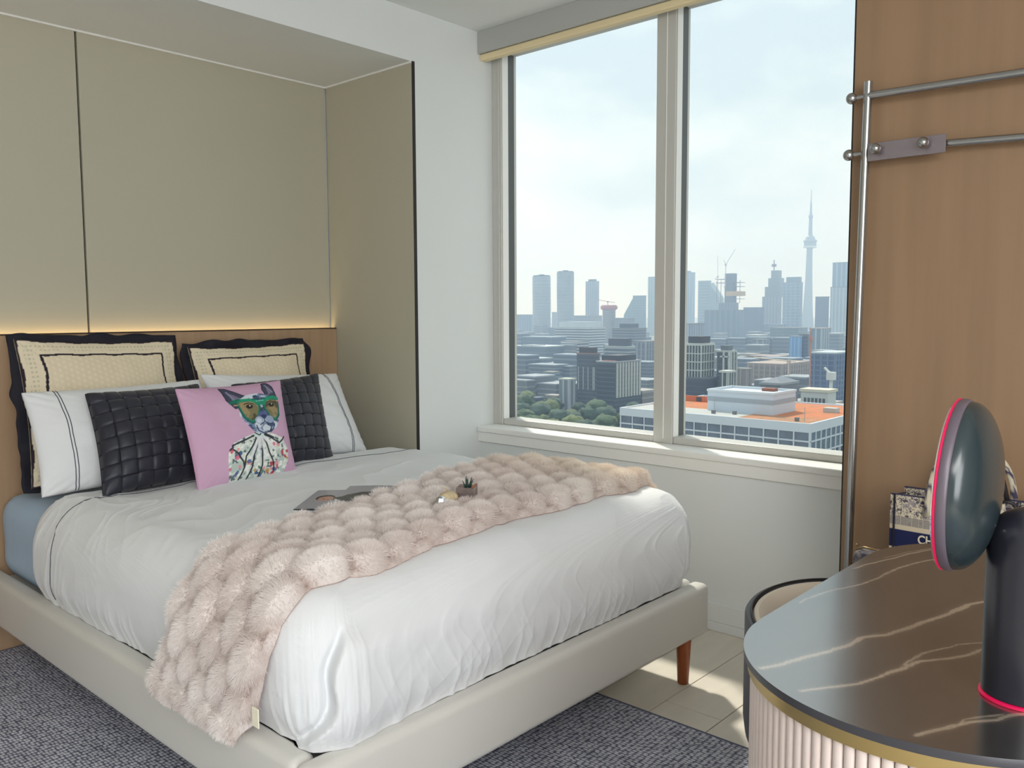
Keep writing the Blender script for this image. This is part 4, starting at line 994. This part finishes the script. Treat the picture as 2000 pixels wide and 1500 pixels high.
def rtower(label, X, pl, pr, yt, ex=1.0, wall=GLASS, band=LIGHT, bh=3.6, twist=0, name='round_tower', cap=None):
    y1, y0 = yat(pl, X), yat(pr, X); c = (X+20, (y0+y1)/2*(X+20)/X, GZ); r = (y1-y0)/2*.93; zt = zat((pl+pr)/2, yt, X)-GZ
    t = thing(name, label, 'building', c); n = 28
    MB().lathe([(r*.97, 0), (r*.97, zt)], (0, 0, 0), n).build('walls', cm(wall, .4), t, auto=40)
    m = MB()
    for z in np.arange(bh, zt, bh):
        a0 = z*twist; k = [(r*(1.01+.022*math.sin(3*q+a0)+.016*math.sin(5*q-1.7*a0))) for q in np.linspace(0, 2*PI, n, endpoint=False)]
        vs = [(kk*math.cos(q), kk*math.sin(q), z+dz) for dz in (0, 1.3) for kk, q in zip(k, np.linspace(0, 2*PI, n, endpoint=False))]
        m.add(vs, [tuple(range(n))[::-1], tuple(range(n, 2*n))]+[(i, (i+1) % n, n+(i+1) % n, n+i) for i in range(n)])
    m.build('balcony_bands', cm(band, .6), t)['kind'] = 'stuff'
    MB().lathe([(r*.9, zt), (r*.9, zt+2.5), (r*.3, zt+2.6), (r*.3, zt+5)], (0, 0, 0), 20).build('roof_cap', cm(cap or DARK, .7), t)
    return t, c, (r, zt)
def crane(label, X, px, ybase, ytop, jib, col=(214, 206, 190), w_=1.2, group=None, ground=False):
    """jib: (px, py) tip in the same vertical plane"""
    y = yat(px, X); z0, z1 = zat(px, ybase, X), zat(px, ytop, X); o = (X, y, z0)
    t = thing('tower_crane', label, 'crane', o); m = cm(col, .6)
    MB(o).tube([(X, y, GZ if ground else z0), (X, y, z1)], w_*.7, 4).build('mast', m, t)
    for (jx, jy), nm in jib:
        y2 = yat(jx, X); z2 = zat(jx, jy, X); MB(o).tube([(X, y, z1), (X, y2, z2)], w_*.55, 4).build(nm, m, t)
    MB(o).box(X-w_*1.4, X+w_*1.4, y-w_*1.4, y+w_*1.4, z1-w_*2, z1+w_).build('cab', m, t)
    return t
# --- skyline, left light
building('flat topped blue tower at the far left of the skyline, beside the window jamb', 1900, 1000, 1037, 1040, 615, wall=(78, 100, 124), fin=(110, 130, 150), fw=9, ft=3)
rtower('left one of the twin rounded towers with wavy pale balconies', 1750, 1043, 1073, 539, twist=.045, band=(196, 206, 214))
rtower('right, taller one of the twin rounded towers with wavy pale balconies', 1700, 1090, 1119, 531, twist=.05, band=(186, 198, 208))
building('slim blue tower with vertical stripes, standing alone right of the twin rounded towers', 2100, 1144, 1166, 1170, 550, wall=(86, 108, 132), fin=(160, 172, 186), fw=7, ft=2.4, pent=(.6, 6, DARK))
t_, c_, (r_, zt_) = rtower('round grey tower with a flared red top under construction', 1500, 1178, 1201, 604, band=(170, 168, 172), wall=(120, 122, 130), cap=(150, 90, 88))
MB().lathe([(r_*.95, zt_-2), (r_*1.28, zt_+1), (r_*1.28, zt_+6), (r_*1.1, zt_+9)], (0, 0, 0), 24).build('red_formwork', cm((176, 104, 100), .8), t_)
crane('small red crane on top of the round tower under construction', 1520, 1187, 603, 589, [((1170, 586), 'jib'), ((1201, 591), 'counter_jib')], (176, 110, 104), 1.0)
t_, o_, (y0, y1, dp, zt) = building('glass tower with a sloping left shoulder, left of the mullion', 1900, 1236, 1258, 1262, 578, wall=(104, 132, 146), band=(150, 168, 176), bh=7)
MB(o_).add([(x, y, z) for x in (1900, 1930) for y, z in ((yat(1236, 1900), GZ), (yat(1213, 1900), GZ), (yat(1219, 1900), zat(1219, 614, 1900)), (yat(1236, 1900), zat(1236, 582, 1900)))], [(0, 1, 2, 3), (4, 7, 6, 5), (0, 3, 7, 4), (3, 2, 6, 7), (2, 1, 5, 6)]).build('sloped_wing', cm((110, 138, 150), .4), t_)
building('pale green tower half hidden by the window mullion', 2300, 1266, 1290, 1300, 541, wall=(124, 150, 160), fin=(160, 180, 186), fw=9, ft=3)
building('small dark tower in the gap between the twin rounded towers', 2500, 1078, 1089, 1092, 610, wall=(84, 98, 112))
building('long low grey roofline behind the banded hospital block', 1900, 1118, 1150, 1176, 617, wall=(104, 116, 126), band=(140, 148, 154), bh=8)
building('grey block between the round tower and the sloping tower', 1500, 1200, 1226, 1240, 622, wall=(110, 122, 132), band=(150, 158, 164))
building('white banded hospital block with a pale penthouse', 1150, 1084, 1150, 1182, 640, wall=(88, 100, 114), band=(206, 212, 216), bh=4.4, bt=1.7, roofc=(180, 186, 190), pent=(.9, 9, (196, 206, 214)))
building('lower white banded wing in front of the hospital block', 950, 1096, 1128, 1150, 668, wall=(84, 96, 110), band=(200, 206, 210), bh=4.2, bt=1.6)
building('wide blue grey podium block with a flat pale roof, left side', 1050, 1020, 1078, 1106, 659, wall=(84, 104, 124), band=(112, 130, 146), bh=6, roofc=(150, 166, 178))
building('long low podium with a bright roof edge, near the left jamb', 900, 1000, 1066, 1108, 677, wall=(88, 106, 124), band=(116, 130, 144), bh=7, roofc=(196, 204, 210))
building('broad low hall with a pale roof line below the podium blocks', 760, 1000, 1058, 1078, 700, wall=(84, 104, 120), band=(120, 136, 148), bh=8, roofc=(190, 200, 206))
building('dense grey apartment slab left of the mullion, tallest behind the dark towers', 1000, 1196, 1240, 1262, 642, wall=(86, 96, 110), band=(140, 148, 158), bh=3.8, bt=1.2, pent=(.5, 6, DARK))
building('pale grey slab cut off by the mullion behind the dark finned tower', 880, 1240, 1262, 1300, 668, wall=(92, 100, 114), fin=(150, 156, 164), fw=6, ft=1.6, band=(128, 136, 146), bh=8)
building('mid grey block with a boxy roof plant above the dark finned towers', 760, 1182, 1226, 1241, 678, wall=(78, 92, 106), band=(170, 176, 178), bh=4.2, bt=1.4, roofc=(188, 192, 190), pent=(.8, 8, (56, 62, 72)))
building('dark apartment tower with a brown flat penthouse and thin white fins, left of the pair', 560, 1127, 1160, 1170, 692, wall=(52, 66, 80), band=(84, 98, 110), bh=3.4, bt=.8, fin=(176, 182, 186), fw=5.0, ft=.7, finz=(GZ+12, -44), pent=(.85, 4.6, (58, 56, 60)), roofc=(150, 120, 110))
t_, o_, (y0, y1, dp, zt) = building('wide dark apartment tower with a row of broad white fins, right of the pair', 520, 1166, 1202, 1252, 708, wall=(44, 58, 74), band=(76, 92, 106), bh=3.4, bt=.8, pent=(.9, 4.0, (48, 52, 62)), roofc=(168, 172, 176))
m = MB(o_)
for x in np.linspace(522, 520+dp-2, 9): m.box(x-.9, x+.9, y0-1.0, y0, -63, -37)
m.build('white_fins', cm((198, 200, 196), .7), t_)['kind'] = 'stuff'
MB(o_).box(521, 523, y0+2, y0+12, zt+1.0, zt+1.6).build('red_roof_edge', cm((176, 112, 108), .8), t_)
building('curved balcony block in blue grey behind the street trees, lower left', 620, 1062, 1080, 1092, 728, wall=(88, 108, 132), band=(140, 156, 174), bh=3.2, bt=1.2, roofc=(150, 150, 146))
building('pale stepped block with white pilasters, lower left', 560, 1044, 1060, 1066, 738, wall=(104, 122, 146), fin=(196, 202, 210), fw=4, ft=1.4, roofc=(186, 160, 146))
building('brick coloured walk-up with a light roof, behind the street trees', 520, 1066, 1088, 1100, 774, wall=(120, 108, 112), band=(150, 136, 136), bh=4, roofc=(170, 166, 164))
building('grey slate roofed block nearest the left jamb', 480, 1006, 1048, 1062, 778, wall=(76, 90, 112), roofc=(92, 104, 124))
building('white flat roofed pavilion among the street trees', 500, 1092, 1112, 1124, 742, wall=(120, 132, 146), fin=(180, 186, 192), fw=5, ft=1.5, roofc=(196, 200, 190))
building('blue office block far left above the walk-ups', 700, 1008, 1036, 1042, 722, wall=(92, 112, 138), band=(134, 150, 170), bh=4)
# --- skyline, right light
building('pale blue tower against the left edge of the right window light', 2500, 1322, 1352, 1357, 533, wall=(104, 132, 156), fin=(140, 166, 188), fw=10, ft=4, pent=(.5, 5, GLASS))
t_, o_, (y0, y1, dp, zt) = building('green glass tower with a slanted right edge, left of the crane tower', 2300, 1363, 1384, 1388, 549, wall=(96, 124, 136), band=(130, 152, 160), bh=9, bt=2.6)
MB(o_).add([(x, y, z) for x in (2300, 2330) for y, z in ((yat(1384, 2300), GZ), (yat(1412, 2300), GZ), (yat(1403, 2300), zat(1403, 580, 2300)), (yat(1384, 2300), zat(1384, 552, 2300)))], [(0, 3, 2, 1), (4, 5, 6, 7), (3, 7, 6, 2), (1, 2, 6, 5)]).build('slanted_wing', cm((112, 140, 150), .4), t_)
t_, o_, (y0, y1, dp, zt) = building('unfinished tower with open floors, yellow formwork and a tall core', 1900, 1404, 1438, 1442, 592, wall=(76, 94, 110), fin=(100, 118, 134), fw=8, ft=3, band=(96, 112, 126), bh=10, bt=3)
k0, k1 = yat(1429, 1900), yat(1413, 1900)
MB(o_).box(1904, 1924, k0, k1, zt+1.11, zat(1420, 534, 1900)).build('lift_core', cm((84, 92, 112), .8), t_)
m = MB(o_)
for py in (545, 552, 560, 584): z = zat(1420, py, 1900); m.box(1900, 1928, yat(1444 if py > 550 else 1413, 1900), yat(1396 if py < 560 else 1412, 1900), z-.5, z+.5)
for pxx in (1398, 1406, 1434, 1443): m.box(1903, 1904.2, yat(pxx, 1900)-.5, yat(pxx, 1900)+.5, zt, zat(1420, 548, 1900))
m.build('open_floors', cm((104, 108, 116), .8), t_)['kind'] = 'stuff'
MB(o_).box(1897, 1930, yat(1444, 1900), yat(1418, 1900), zat(1430, 578, 1900), zat(1430, 569, 1900)).build('yellow_formwork', cm((200, 164, 98), .8), t_)
crane('tall crane with a raised diagonal jib above the unfinished tower', 1900, 1416, 560, 517, [((1434, 487), 'jib'), ((1412, 508), 'counter_jib')], (190, 186, 182), 1.3)
crane('thin upright crane mast left of the raised jib crane', 1950, 1401, 600, 540, [((1400, 500), 'jib'), ((1396, 545), 'counter_jib')], (196, 176, 172), 1.1, ground=True)
building('broad dark glass block beneath the unfinished tower', 1800, 1376, 1440, 1452, 606, wall=(74, 96, 114), fin=(98, 120, 136), fw=14, ft=5)
building('flat topped dark blue slab between the unfinished tower and the stepped tower', 2000, 1452, 1484, 1492, 601, wall=(70, 86, 116))
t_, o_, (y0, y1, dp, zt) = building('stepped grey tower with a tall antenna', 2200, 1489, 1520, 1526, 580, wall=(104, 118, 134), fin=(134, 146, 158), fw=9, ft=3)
for a, b, yt_, n_ in ((1492, 1520, 560, 0), (1497, 1519, 543, 1), (1501, 1515, 528, 2)):
    MB(o_).box(2203+n_*4, 2240-n_*4, yat(b, 2200), yat(a, 2200), zt+.01, zat(1508, yt_, 2200)-n_*.01).build('step', cm((108+n_*4, 122+n_*4, 138), .5), t_)
MB(o_).tube([(2220, yat(1510, 2220), zt), (2220, yat(1510, 2220), zat(1510, 508, 2220))], 1.6, 6).build('antenna', cm((120, 110, 116), .7), t_)
MB(o_).box(2218, 2222, yat(1514, 2220), yat(1506, 2220), zat(1510, 521, 2220), zat(1510, 516, 2220)).build('antenna_dish', cm((120, 110, 116), .7), t_)
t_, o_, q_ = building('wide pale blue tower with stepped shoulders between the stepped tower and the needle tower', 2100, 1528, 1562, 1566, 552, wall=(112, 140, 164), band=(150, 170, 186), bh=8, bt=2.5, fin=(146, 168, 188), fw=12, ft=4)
MB(o_).box(2104, 2120, yat(1558, 2100), yat(1533, 2100), q_[3]+1.11, zat(1545, 541, 2100)).build('crown', cm((116, 140, 160), .5), t_)
# needle tower with its round pod
D_ = 3600; a, b = hdir(1579); L_ = math.hypot(a, b); c = (D_*a/L_, D_*b/L_, GZ)
t_ = thing('observation_tower', 'tall needle tower with a round pod and a long antenna on the skyline', 'tower', c)
M_conc = cm((112, 128, 146), .7)
def tri(z0, z1, r0, r1, nm, n=24):
    m = MB(); rows = []
    for z, r in ((z0, r0), (z0+(z1-z0)*.3, r0+(r1-r0)*.5), (z0+(z1-z0)*.6, r0+(r1-r0)*.8), (z1, r1)): rows.append([(r*(1+.22*math.cos(3*q))*math.cos(q), r*(1+.22*math.cos(3*q))*math.sin(q), z) for q in np.linspace(0, 2*PI, n, endpoint=False)])
    m.add([p for r_ in rows for p in r_], [(k*n+i, k*n+(i+1) % n, (k+1)*n+(i+1) % n, (k+1)*n+i) for k in range(3) for i in range(n)]); return m.build(nm, M_conc, t_, auto=60)
tri(0, 335, 23, 10, 'shaft')
MB().lathe([(10, 322), (20, 328), (23.5, 333), (23.5, 343), (21, 345), (25.5, 348), (25.5, 355), (19, 357), (17, 366), (12, 372), (8, 373)], (0, 0, 0), 36).build('pod', cm((120, 136, 152), .5), t_, auto=40)
MB().lathe([(23.6, 325), (25.8, 327), (25.8, 331), (23.4, 332)], (0, 0, 0), 36).build('white_ring', cm((216, 222, 226), .7), t_)
MB().lathe([(8, 373), (6.2, 440), (8.6, 444), (8.6, 451), (5, 456)], (0, 0, 0), 20).build('upper_shaft', M_conc, t_, auto=40)
MB().lathe([(4.4, 456), (3.4, 500), (2.2, 502), (1.6, 530), (1.0, 553)], (0, 0, 0), 12).build('antenna', M_conc, t_, auto=60)
building('dark square block just right of the needle tower', 2000, 1592, 1616, 1619, 580, wall=(72, 84, 112), top_box=None)
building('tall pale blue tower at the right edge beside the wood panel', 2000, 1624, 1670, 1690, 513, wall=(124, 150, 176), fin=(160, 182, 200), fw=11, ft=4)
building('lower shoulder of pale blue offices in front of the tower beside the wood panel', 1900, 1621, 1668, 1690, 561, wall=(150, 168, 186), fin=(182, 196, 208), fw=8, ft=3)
building('wide green glass block below the stepped tower', 1400, 1505, 1560, 1578, 641, wall=(92, 112, 124), band=(120, 138, 148), bh=4.5, bt=1.4)
building('dark tower with bright blue glass on its left face', 900, 1562, 1580, 1583, 654, wall=(84, 96, 118), band=(104, 116, 136), bh=4)
building('bright sky blue glass tower front beside the dark tower', 890, 1543, 1562, 1563, 658, wall=(116, 166, 220), fin=(150, 190, 230), fw=4, ft=1.2, roofc=(150, 165, 180))
building('cluster tower with white verticals left of the grid front block', 1200, 1585, 1606, 1624, 642, wall=(96, 120, 138), fin=(170, 182, 190), fw=8, ft=2.4, roofc=(176, 160, 152))
building('pale topped block at the right edge behind the wood panel', 1100, 1621, 1640, 1650, 652, wall=(112, 128, 144), band=(150, 162, 174), bh=4.5, roofc=(210, 214, 214))
building('wide dark blue block with a fine window grid, lower right', 620, 1586, 1634, 1670, 691, wall=(74, 96, 132), fin=(104, 126, 158), fw=5, ft=1.2, band=(104, 126, 158), bh=3.8, bt=.9, roofc=(190, 200, 208))
building('low pale roof building in front of the broad dark glass block', 1500, 1458, 1482, 1500, 655, wall=(126, 136, 146), roofc=(206, 210, 210))
building('grey arcade building with dark openings, centre of the right light', 1200, 1470, 1492, 1504, 664, wall=(112, 124, 134), fin=(150, 160, 166), fw=9, ft=3)
building('pale grey slab at the left edge of the right light, behind the white grid building', 1100, 1322, 1344, 1376, 633, wall=(120, 132, 152), fin=(176, 186, 200), fw=7, ft=1.6)
t_, o_, (y0, y1, dp, zt) = building('glassy rounded office block framed by a white square grid', 470, 1338, 1370, 1395, 674, wall=(80, 92, 100), roofc=(196, 202, 200), z0=-47, pent=(.8, 4.2, (64, 68, 76)))
m = MB(o_)
for z in np.linspace(-46, zt, 6): m.box(470-.7, 470+dp+.7, y0-.7, y1+.7, z-.28, z+.28)
for y in np.linspace(y0-.4, y1+.4, 7): m.box(470-.75, 470-.1, y-.22, y+.22, -46, zt)
for x in np.linspace(470, 470+dp, 6): m.box(x-.22, x+.22, y0-.75, y0-.1, -46, zt)
m.build('white_grid', cm((208, 212, 208), .7), t_)['kind'] = 'stuff'
building('dark brick base block under the white grid building', 465, 1333, 1378, 1402, 741, wall=(62, 72, 92), band=(76, 88, 106), bh=3.4, bt=.6, roofc=(96, 104, 116), name='base_block')
building('narrow blue glass block left of the white grid building', 500, 1322, 1336, 1340, 684, wall=(116, 148, 182), band=(150, 172, 194), bh=3.6)
t_, o_, (y0, y1, dp, zt) = building('tall dark block outlined in white frames, right of the white grid building', 480, 1402, 1427, 1438, 688, wall=(76, 86, 96), band=(96, 106, 114), bh=3.4, bt=.6, roofc=(190, 194, 192), pent=(.6, 3, (108, 116, 124)))
m = MB(o_)
for y in (y0, y0+(y1-y0)*.42): m.box(478.6, 480, y-.5, y+.5, GZ, zt)
m.box(478.6, 480, y0, y0+(y1-y0)*.7, zt-3.2, zt-2.2)
for x in (480.5, 480+dp*.5, 480+dp-.5): m.box(x-.4, x+.4, y0-1.1, y0, GZ, zt)
m.build('white_frames', cm((204, 208, 206), .7), t_)['kind'] = 'stuff'
building('lower white framed block in front of the tall framed block', 440, 1408, 1424, 1432, 728, wall=(80, 90, 98), fin=(200, 204, 202), fw=2.8, ft=.6, roofc=(200, 204, 202))
building('long rust tinted unfinished concrete block with open floors', 680, 1462, 1530, 1583, 712, wall=(140, 130, 128), fin=(168, 158, 152), fw=5, ft=1.4, band=(158, 146, 140), bh=4, bt=1.2, roofc=(176, 160, 152), name='unfinished_block')
building('low beige concrete block left of the unfinished block', 620, 1441, 1462, 1470, 722, wall=(132, 126, 124), fin=(160, 152, 148), fw=5, ft=1.2, roofc=(150, 146, 140))
building('grey green low block left behind the beige concrete block', 900, 1440, 1452, 1460, 698, wall=(112, 126, 124), roofc=(180, 184, 180))
building('pink grey rooftops behind the unfinished block', 900, 1466, 1520, 1545, 697, wall=(138, 128, 128), band=(166, 152, 148), bh=5, roofc=(168, 152, 148))
t_, o_, (y0, y1, dp, zt) = building('grey slate hipped roof building behind the white rooftop box', 380, 1488, 1528, 1562, 752, wall=(110, 116, 126), roofc=(150, 156, 162))
ym = (y0+y1)/2
MB(o_).add([(380, y0, zt+1.1), (380, y1, zt+1.1), (380+dp, y1, zt+1.1), (380+dp, y0, zt+1.1), (386, ym, zt+3.4), (380+dp-6, ym, zt+3.4)], [(0, 1, 4), (1, 2, 5, 4), (2, 3, 5), (3, 0, 4, 5)]).build('hipped_roof', cm((132, 138, 148), .8), t_)
crane('pink crane mast with a long level jib over the unfinished block', 660, 1543, 752, 705, [((1474, 698), 'jib'), ((1556, 706), 'counter_jib')], (214, 196, 180), .9)
crane('orange crane mast in front of the dark blue grid block', 560, 1585, 770, 660, [((1583, 640), 'jib'), ((1588, 668), 'counter_jib')], (196, 132, 104), .7)
crane('white crane with a short raised arm, lower right', 420, 1627, 768, 732, [((1613, 718), 'jib'), ((1632, 736), 'counter_jib')], (226, 228, 226), 1.3)
t_, o_, q_ = building('bright white small block right of the white rooftop box', 330, 1568, 1622, 1632, 766, wall=(206, 210, 208), roofc=(220, 214, 196))
m = MB(o_)
for k in range(6): y = q_[0]+1.2+k*(q_[1]-q_[0]-2)/6; m.box(329.9, 330.2, y, y+1.0, q_[3]-4.6, q_[3]-2.4)
m.build('windows', cm((92, 100, 108), .4), t_)['kind'] = 'stuff'
# --- low rise filler and street trees
rs = random.Random(21)
fills = []
for k, (w_, d_, h_, c_) in enumerate(((22, 26, 14, (112, 120, 128)), (34, 22, 20, (98, 110, 124)), (16, 20, 11, (128, 124, 122)))):
    t_ = thing('low_rise_building', '', 'building', (0, 0, GZ), group='low blocks among the hazy rooftops')
    MB().box(-d_/2, d_/2, -w_/2, w_/2, 0, h_).build('walls', cm(c_, .6), t_)
    m = MB()
    for z in np.arange(3.5, h_, 3.5): m.box(-d_/2-.2, d_/2+.2, -w_/2-.2, w_/2+.2, z-.5, z+.5)
    m.build('floor_bands', cm(tuple(min(255, q+34) for q in c_), .6), t_)['kind'] = 'stuff'
    MB().box(-d_/2-.3, d_/2+.3, -w_/2-.3, w_/2+.3, h_+.01, h_+.8).build('roof', cm(tuple(min(255, q+50) for q in c_), .8), t_)
    fills.append(t_)
cols_ = ((1010, 1038, 'beneath the flat topped blue tower'), (1040, 1074, 'beneath the left twin rounded tower'), (1076, 1100, 'beneath the gap of the twin rounded towers'), (1102, 1128, 'beneath the right twin rounded tower'),
         (1190, 1215, 'beneath the round red topped tower'), (1220, 1246, 'beneath the sloping shouldered tower'), (1250, 1272, 'beside the window mullion'),
         (1330, 1352, 'behind the white grid building'), (1396, 1420, 'behind the white framed block'), (1440, 1468, 'beneath the dark blue slab'), (1470, 1498, 'beneath the slab and stepped tower'),
         (1500, 1524, 'beneath the stepped antenna tower'), (1526, 1560, 'beneath the stepped shouldered tower'), (1562, 1588, 'beneath the needle tower'), (1596, 1618, 'beneath the dark square block'), (1620, 1648, 'beneath the tower beside the wood panel'))
rows_ = ('nearest row', 'second row', 'third row', 'fourth row', 'fifth row', 'sixth row', 'seventh row', 'eighth row', 'farthest row')
kinds_ = ('grey low block', 'wide bluish block', 'small beige block')
nk = 0
for a, b, where in cols_:
    for r_, X in enumerate((560, 680, 800, 930, 1080, 1260, 1480, 1750, 2080)):
        if a in (1190, 1220) and X < 800: continue
        X += rs.uniform(-25, 25); px = rs.uniform(a, b); kk = nk % 3
        if nk < 3: t_ = fills[nk]
        else:
            t_ = fills[kk].copy(); C.objects.link(t_)
            for c_ in fills[kk].children: q = c_.copy(); C.objects.link(q); q.parent = t_
        t_['label'] = kinds_[kk]+' '+where+', '+rows_[r_]
        nk += 1
        t_.location = (X, yat(px, X), GZ); t_.scale = (1, 1, rs.uniform(.7, 1.7)*(1 if X < 900 else 1.3))
def crown(seed):
    bm = bmesh.new(); bmesh.ops.create_icosphere(bm, subdivisions=3, radius=1)
    for v in bm.verts:
        p = v.co*1.0; n = mnoise.noise(p*2.1+Vector((seed*9, 0, 0)))*.35+mnoise.noise(p*5.5+Vector((seed, 3, 0)))*.22; v.co *= 1+n; v.co.z *= .8
    m = MB(); bm.verts.index_update(); m.v = [tuple(v.co) for v in bm.verts]; m.f = [tuple(v.index for v in f.verts) for f in bm.faces]; bm.free(); return m
trees = []
for k, c_ in enumerate(((92, 112, 84), (120, 132, 86), (78, 98, 84))):
    t_ = thing('street_tree', 'leafy green street tree in the park belt below the window', 'tree', (0, 0, GZ), group='street trees in the park belt')
    m = crown(k*3+1); m.v = [(x*5.6, y*5.6, z*5.6+8) for x, y, z in m.v]; m.build('crown', mat('tree crown %d' % k, c_, .95, var=.4, vscale=.5, bump=1, bscale=1.2, bdist=.6), t_, smooth=True)
    MB().tube([(0, 0, 0), (.2, .1, 3), (0, 0, 5)], [.5, .4, .3], 7).build('trunk', cm((84, 74, 66), .9), t_)
    trees.append(t_)
kt = ('yellow green', 'olive green', 'dark green'); kt = ('grey green', 'yellow green', 'dark green')
tcol = [(1002, 1036, 330, 520, 9, 'beneath the flat topped blue tower'), (1036, 1076, 330, 520, 10, 'beneath the left twin rounded tower'), (1076, 1110, 330, 510, 9, 'between the twin rounded towers'), (1110, 1140, 330, 500, 8, 'beneath the right twin rounded tower'),
        (1140, 1172, 330, 490, 8, 'beneath the left dark finned tower'), (1172, 1206, 330, 480, 8, 'beneath the wide dark finned tower'), (1206, 1262, 340, 470, 8, 'left of the near office building'),
        (1322, 1350, 330, 430, 6, 'below the white grid building'), (1350, 1420, 330, 430, 7, 'below the white framed block'), (1420, 1480, 340, 430, 6, 'below the beige concrete block')]
ords = ('nearest', 'second', 'third', 'fourth', 'fifth', 'sixth', 'seventh', 'eighth', 'ninth', 'farthest')
k = 0
for a, b, xa, xb, n_t, where in tcol:
    for r_ in range(n_t):
        X = xa+(xb-xa)*(r_+rs.uniform(.1, .9))/n_t; px = rs.uniform(a, b); s = trees[k % 3]
        if k < 3: t_ = s
        else:
            t_ = s.copy(); C.objects.link(t_)
            for c_ in s.children: q = c_.copy(); C.objects.link(q); q.parent = t_
        t_['label'] = kt[k % 3]+' street tree '+where+', '+ords[r_]+' from the window'; k += 1
        t_.location = (X, yat(px, X), GZ); q = rs.uniform(.75, 1.35); t_.scale = (q, q, q*rs.uniform(.8, 1.1)); t_.rotation_euler = (0, 0, rs.random()*6)
# --- near office building with orange roof
NO = (253, 126, GZ)
nb = thing('office_building', 'near white framed office building with an orange roof and a big white rooftop box', 'building', NO)
x0, x1, y0, y1, zr = 227, 281, 94.4, 158, -30
M_wht = cm((206, 214, 222), .6, 0); M_win = mat('dark office glass', (98, 118, 138), .15, var=.3, vscale=.25, spec=.8)
MB(NO).box(x0+.6, x1-.6, y0+.6, y1-.6, GZ, zr-.4).build('core_walls', cm((70, 84, 98), .5), nb)
MB(NO).box(x0, x1, y0, y1, zr-2.3, zr-.3).build('fascia', M_wht, nb)
mo_ = mat('orange roof membrane', (206, 118, 74), .9, var=.25, vscale=.35, col2=(170, 120, 84))
MB(NO).box(x0+1.2, x1-1.2, y0+1.2, y1-1.2, zr-.3, zr-.12).build('orange_roof', mo_, nb)
MB(NO).box(x0+1.4, 243, 118, y1-1.4, zr-.119, zr-.06).build('pale_roof', cm((190, 192, 190), .9), nb)
MB(NO).box(x0+1.4, 240, y0+1.4, 118, zr-.119, zr-.07).build('weathered_roof', mat('weathered roof', (146, 122, 98), .9, var=.3, vscale=.3, col2=(190, 128, 90)), nb)
for a, b, c_, d_ in ((x0, x0+.7, y0, y1), (x1-.7, x1, y0, y1), (x0+.7, x1-.7, y0, y0+.7), (x0+.7, x1-.7, y1-.7, y1)):
    MB(NO).box(a, b, c_, d_, zr-.3, zr+.25).build('parapet', M_wht, nb)
wn = 0
def win_row(za, zb):
    for k in range(14):
        a = y0+.35+k*(y1-y0-.3)/14; MB(NO).box(x0+.25, x0+.45, a+.25, a+(y1-y0)/14-.25, za, zb).build('window', M_win, nb)
    for k in range(15):
        a = x0+.35+k*(x1-x0-.3)/15; MB(NO).box(a+.3, a+(x1-x0)/15-.3, y0+.25, y0+.45, za, zb).build('window', M_win, nb)
win_row(zr-4.6, zr-2.35); win_row(zr-8.2, zr-5.0)
m = MB(NO)
for k in range(15): a = y0+.35+k*(y1-y0-.7)/14; m.box(x0, x0+.6, a-.2, a+.2, GZ, zr-2.31)
for k in range(16): a = x0+.35+k*(x1-x0-.7)/15; m.box(a-.25, a+.25, y0, y0+.6, GZ, zr-2.31)
m.build('white_columns', M_wht, nb)
m = MB(NO)
for z in np.arange(zr-4.8, GZ, -3.6): m.box(x0+.05, x0+.6, y0, y1, z-.22, z+.22).box(x0+.6, x1, y0+.05, y0+.6, z-.22, z+.22)
m.build('floor_edges', M_wht, nb)
# rooftop box
zt = zat(1387, 764, 241); zm = zr-.12
MB(NO).box(241, 257, 112, 134, zm, zt).build('rooftop_box', cm((198, 208, 220), .6, 0), nb)
MB(NO).box(240.9, 257.1, 111.9, 134.1, zt-3.0, zt-1.6).build('grey_stripe', cm((158, 168, 178), .6, 0), nb)
for a, b, c_, d_ in ((240.8, 241.5, 111.8, 134.2), (256.5, 257.2, 111.8, 134.2), (241.5, 256.5, 111.8, 112.5), (241.5, 256.5, 133.5, 134.2)):
    MB(NO).box(a, b, c_, d_, zt+.01, zt+.7).build('box_parapet', M_wht, nb)
MB(NO).box(252, 255, 117, 121, zt+.01, zt+.9).build('roof_hatch', cm((150, 92, 70), .8), nb)
MB(NO).box(262, 262.5, 140, 157, zm, zr+1.8).build('brick_screen', cm((204, 120, 84), .9), nb)
MB(NO).box(261.8, 262.0, 148, 150, zm, zr+1.5).build('screen_door', cm((84, 84, 92), .7), nb)
for x, y in ((233, 101), (236, 122), (234, 128), (232, 145)):
    MB(NO).box(x-.5, x+.5, y-.5, y+.5, zm+.08, zm+1.1).build('roof_vent', cm((120, 124, 128), .7), nb)
for x, y in ((233.5, 99), (240, 131)):
    MB(NO).tube([(x, y, zm), (x, y, zm+4.2)], .10, 6).build('roof_mast', cm((170, 172, 172), .6), nb)
MB(NO).box(259, 262, 100, 104, zm, zm+1.4).build('roof_unit', cm((190, 192, 190), .7), nb)
# --- summer haze over the city
hz = bpy.data.materials.new('city haze'); hz.use_nodes = True; t = hz.node_tree; t.nodes.remove(t.nodes['Principled BSDF'])
vs_ = t.nodes.new('ShaderNodeVolumeScatter'); vs_.inputs['Color'].default_value = (.56, .73, 1.0, 1); vs_.inputs['Density'].default_value = HAZE; vs_.inputs['Anisotropy'].default_value = .3
t.links.new(vs_.outputs[0], t.nodes['Material Output'].inputs['Volume'])
ho_ = MB().box(100, 5200, -1500, 5200, GZ+.5, 480).build('haze', hz); ho_['kind'] = 'stuff'; ho_['label'] = 'thin blue summer haze hanging over the whole city'; ho_['category'] = 'haze'
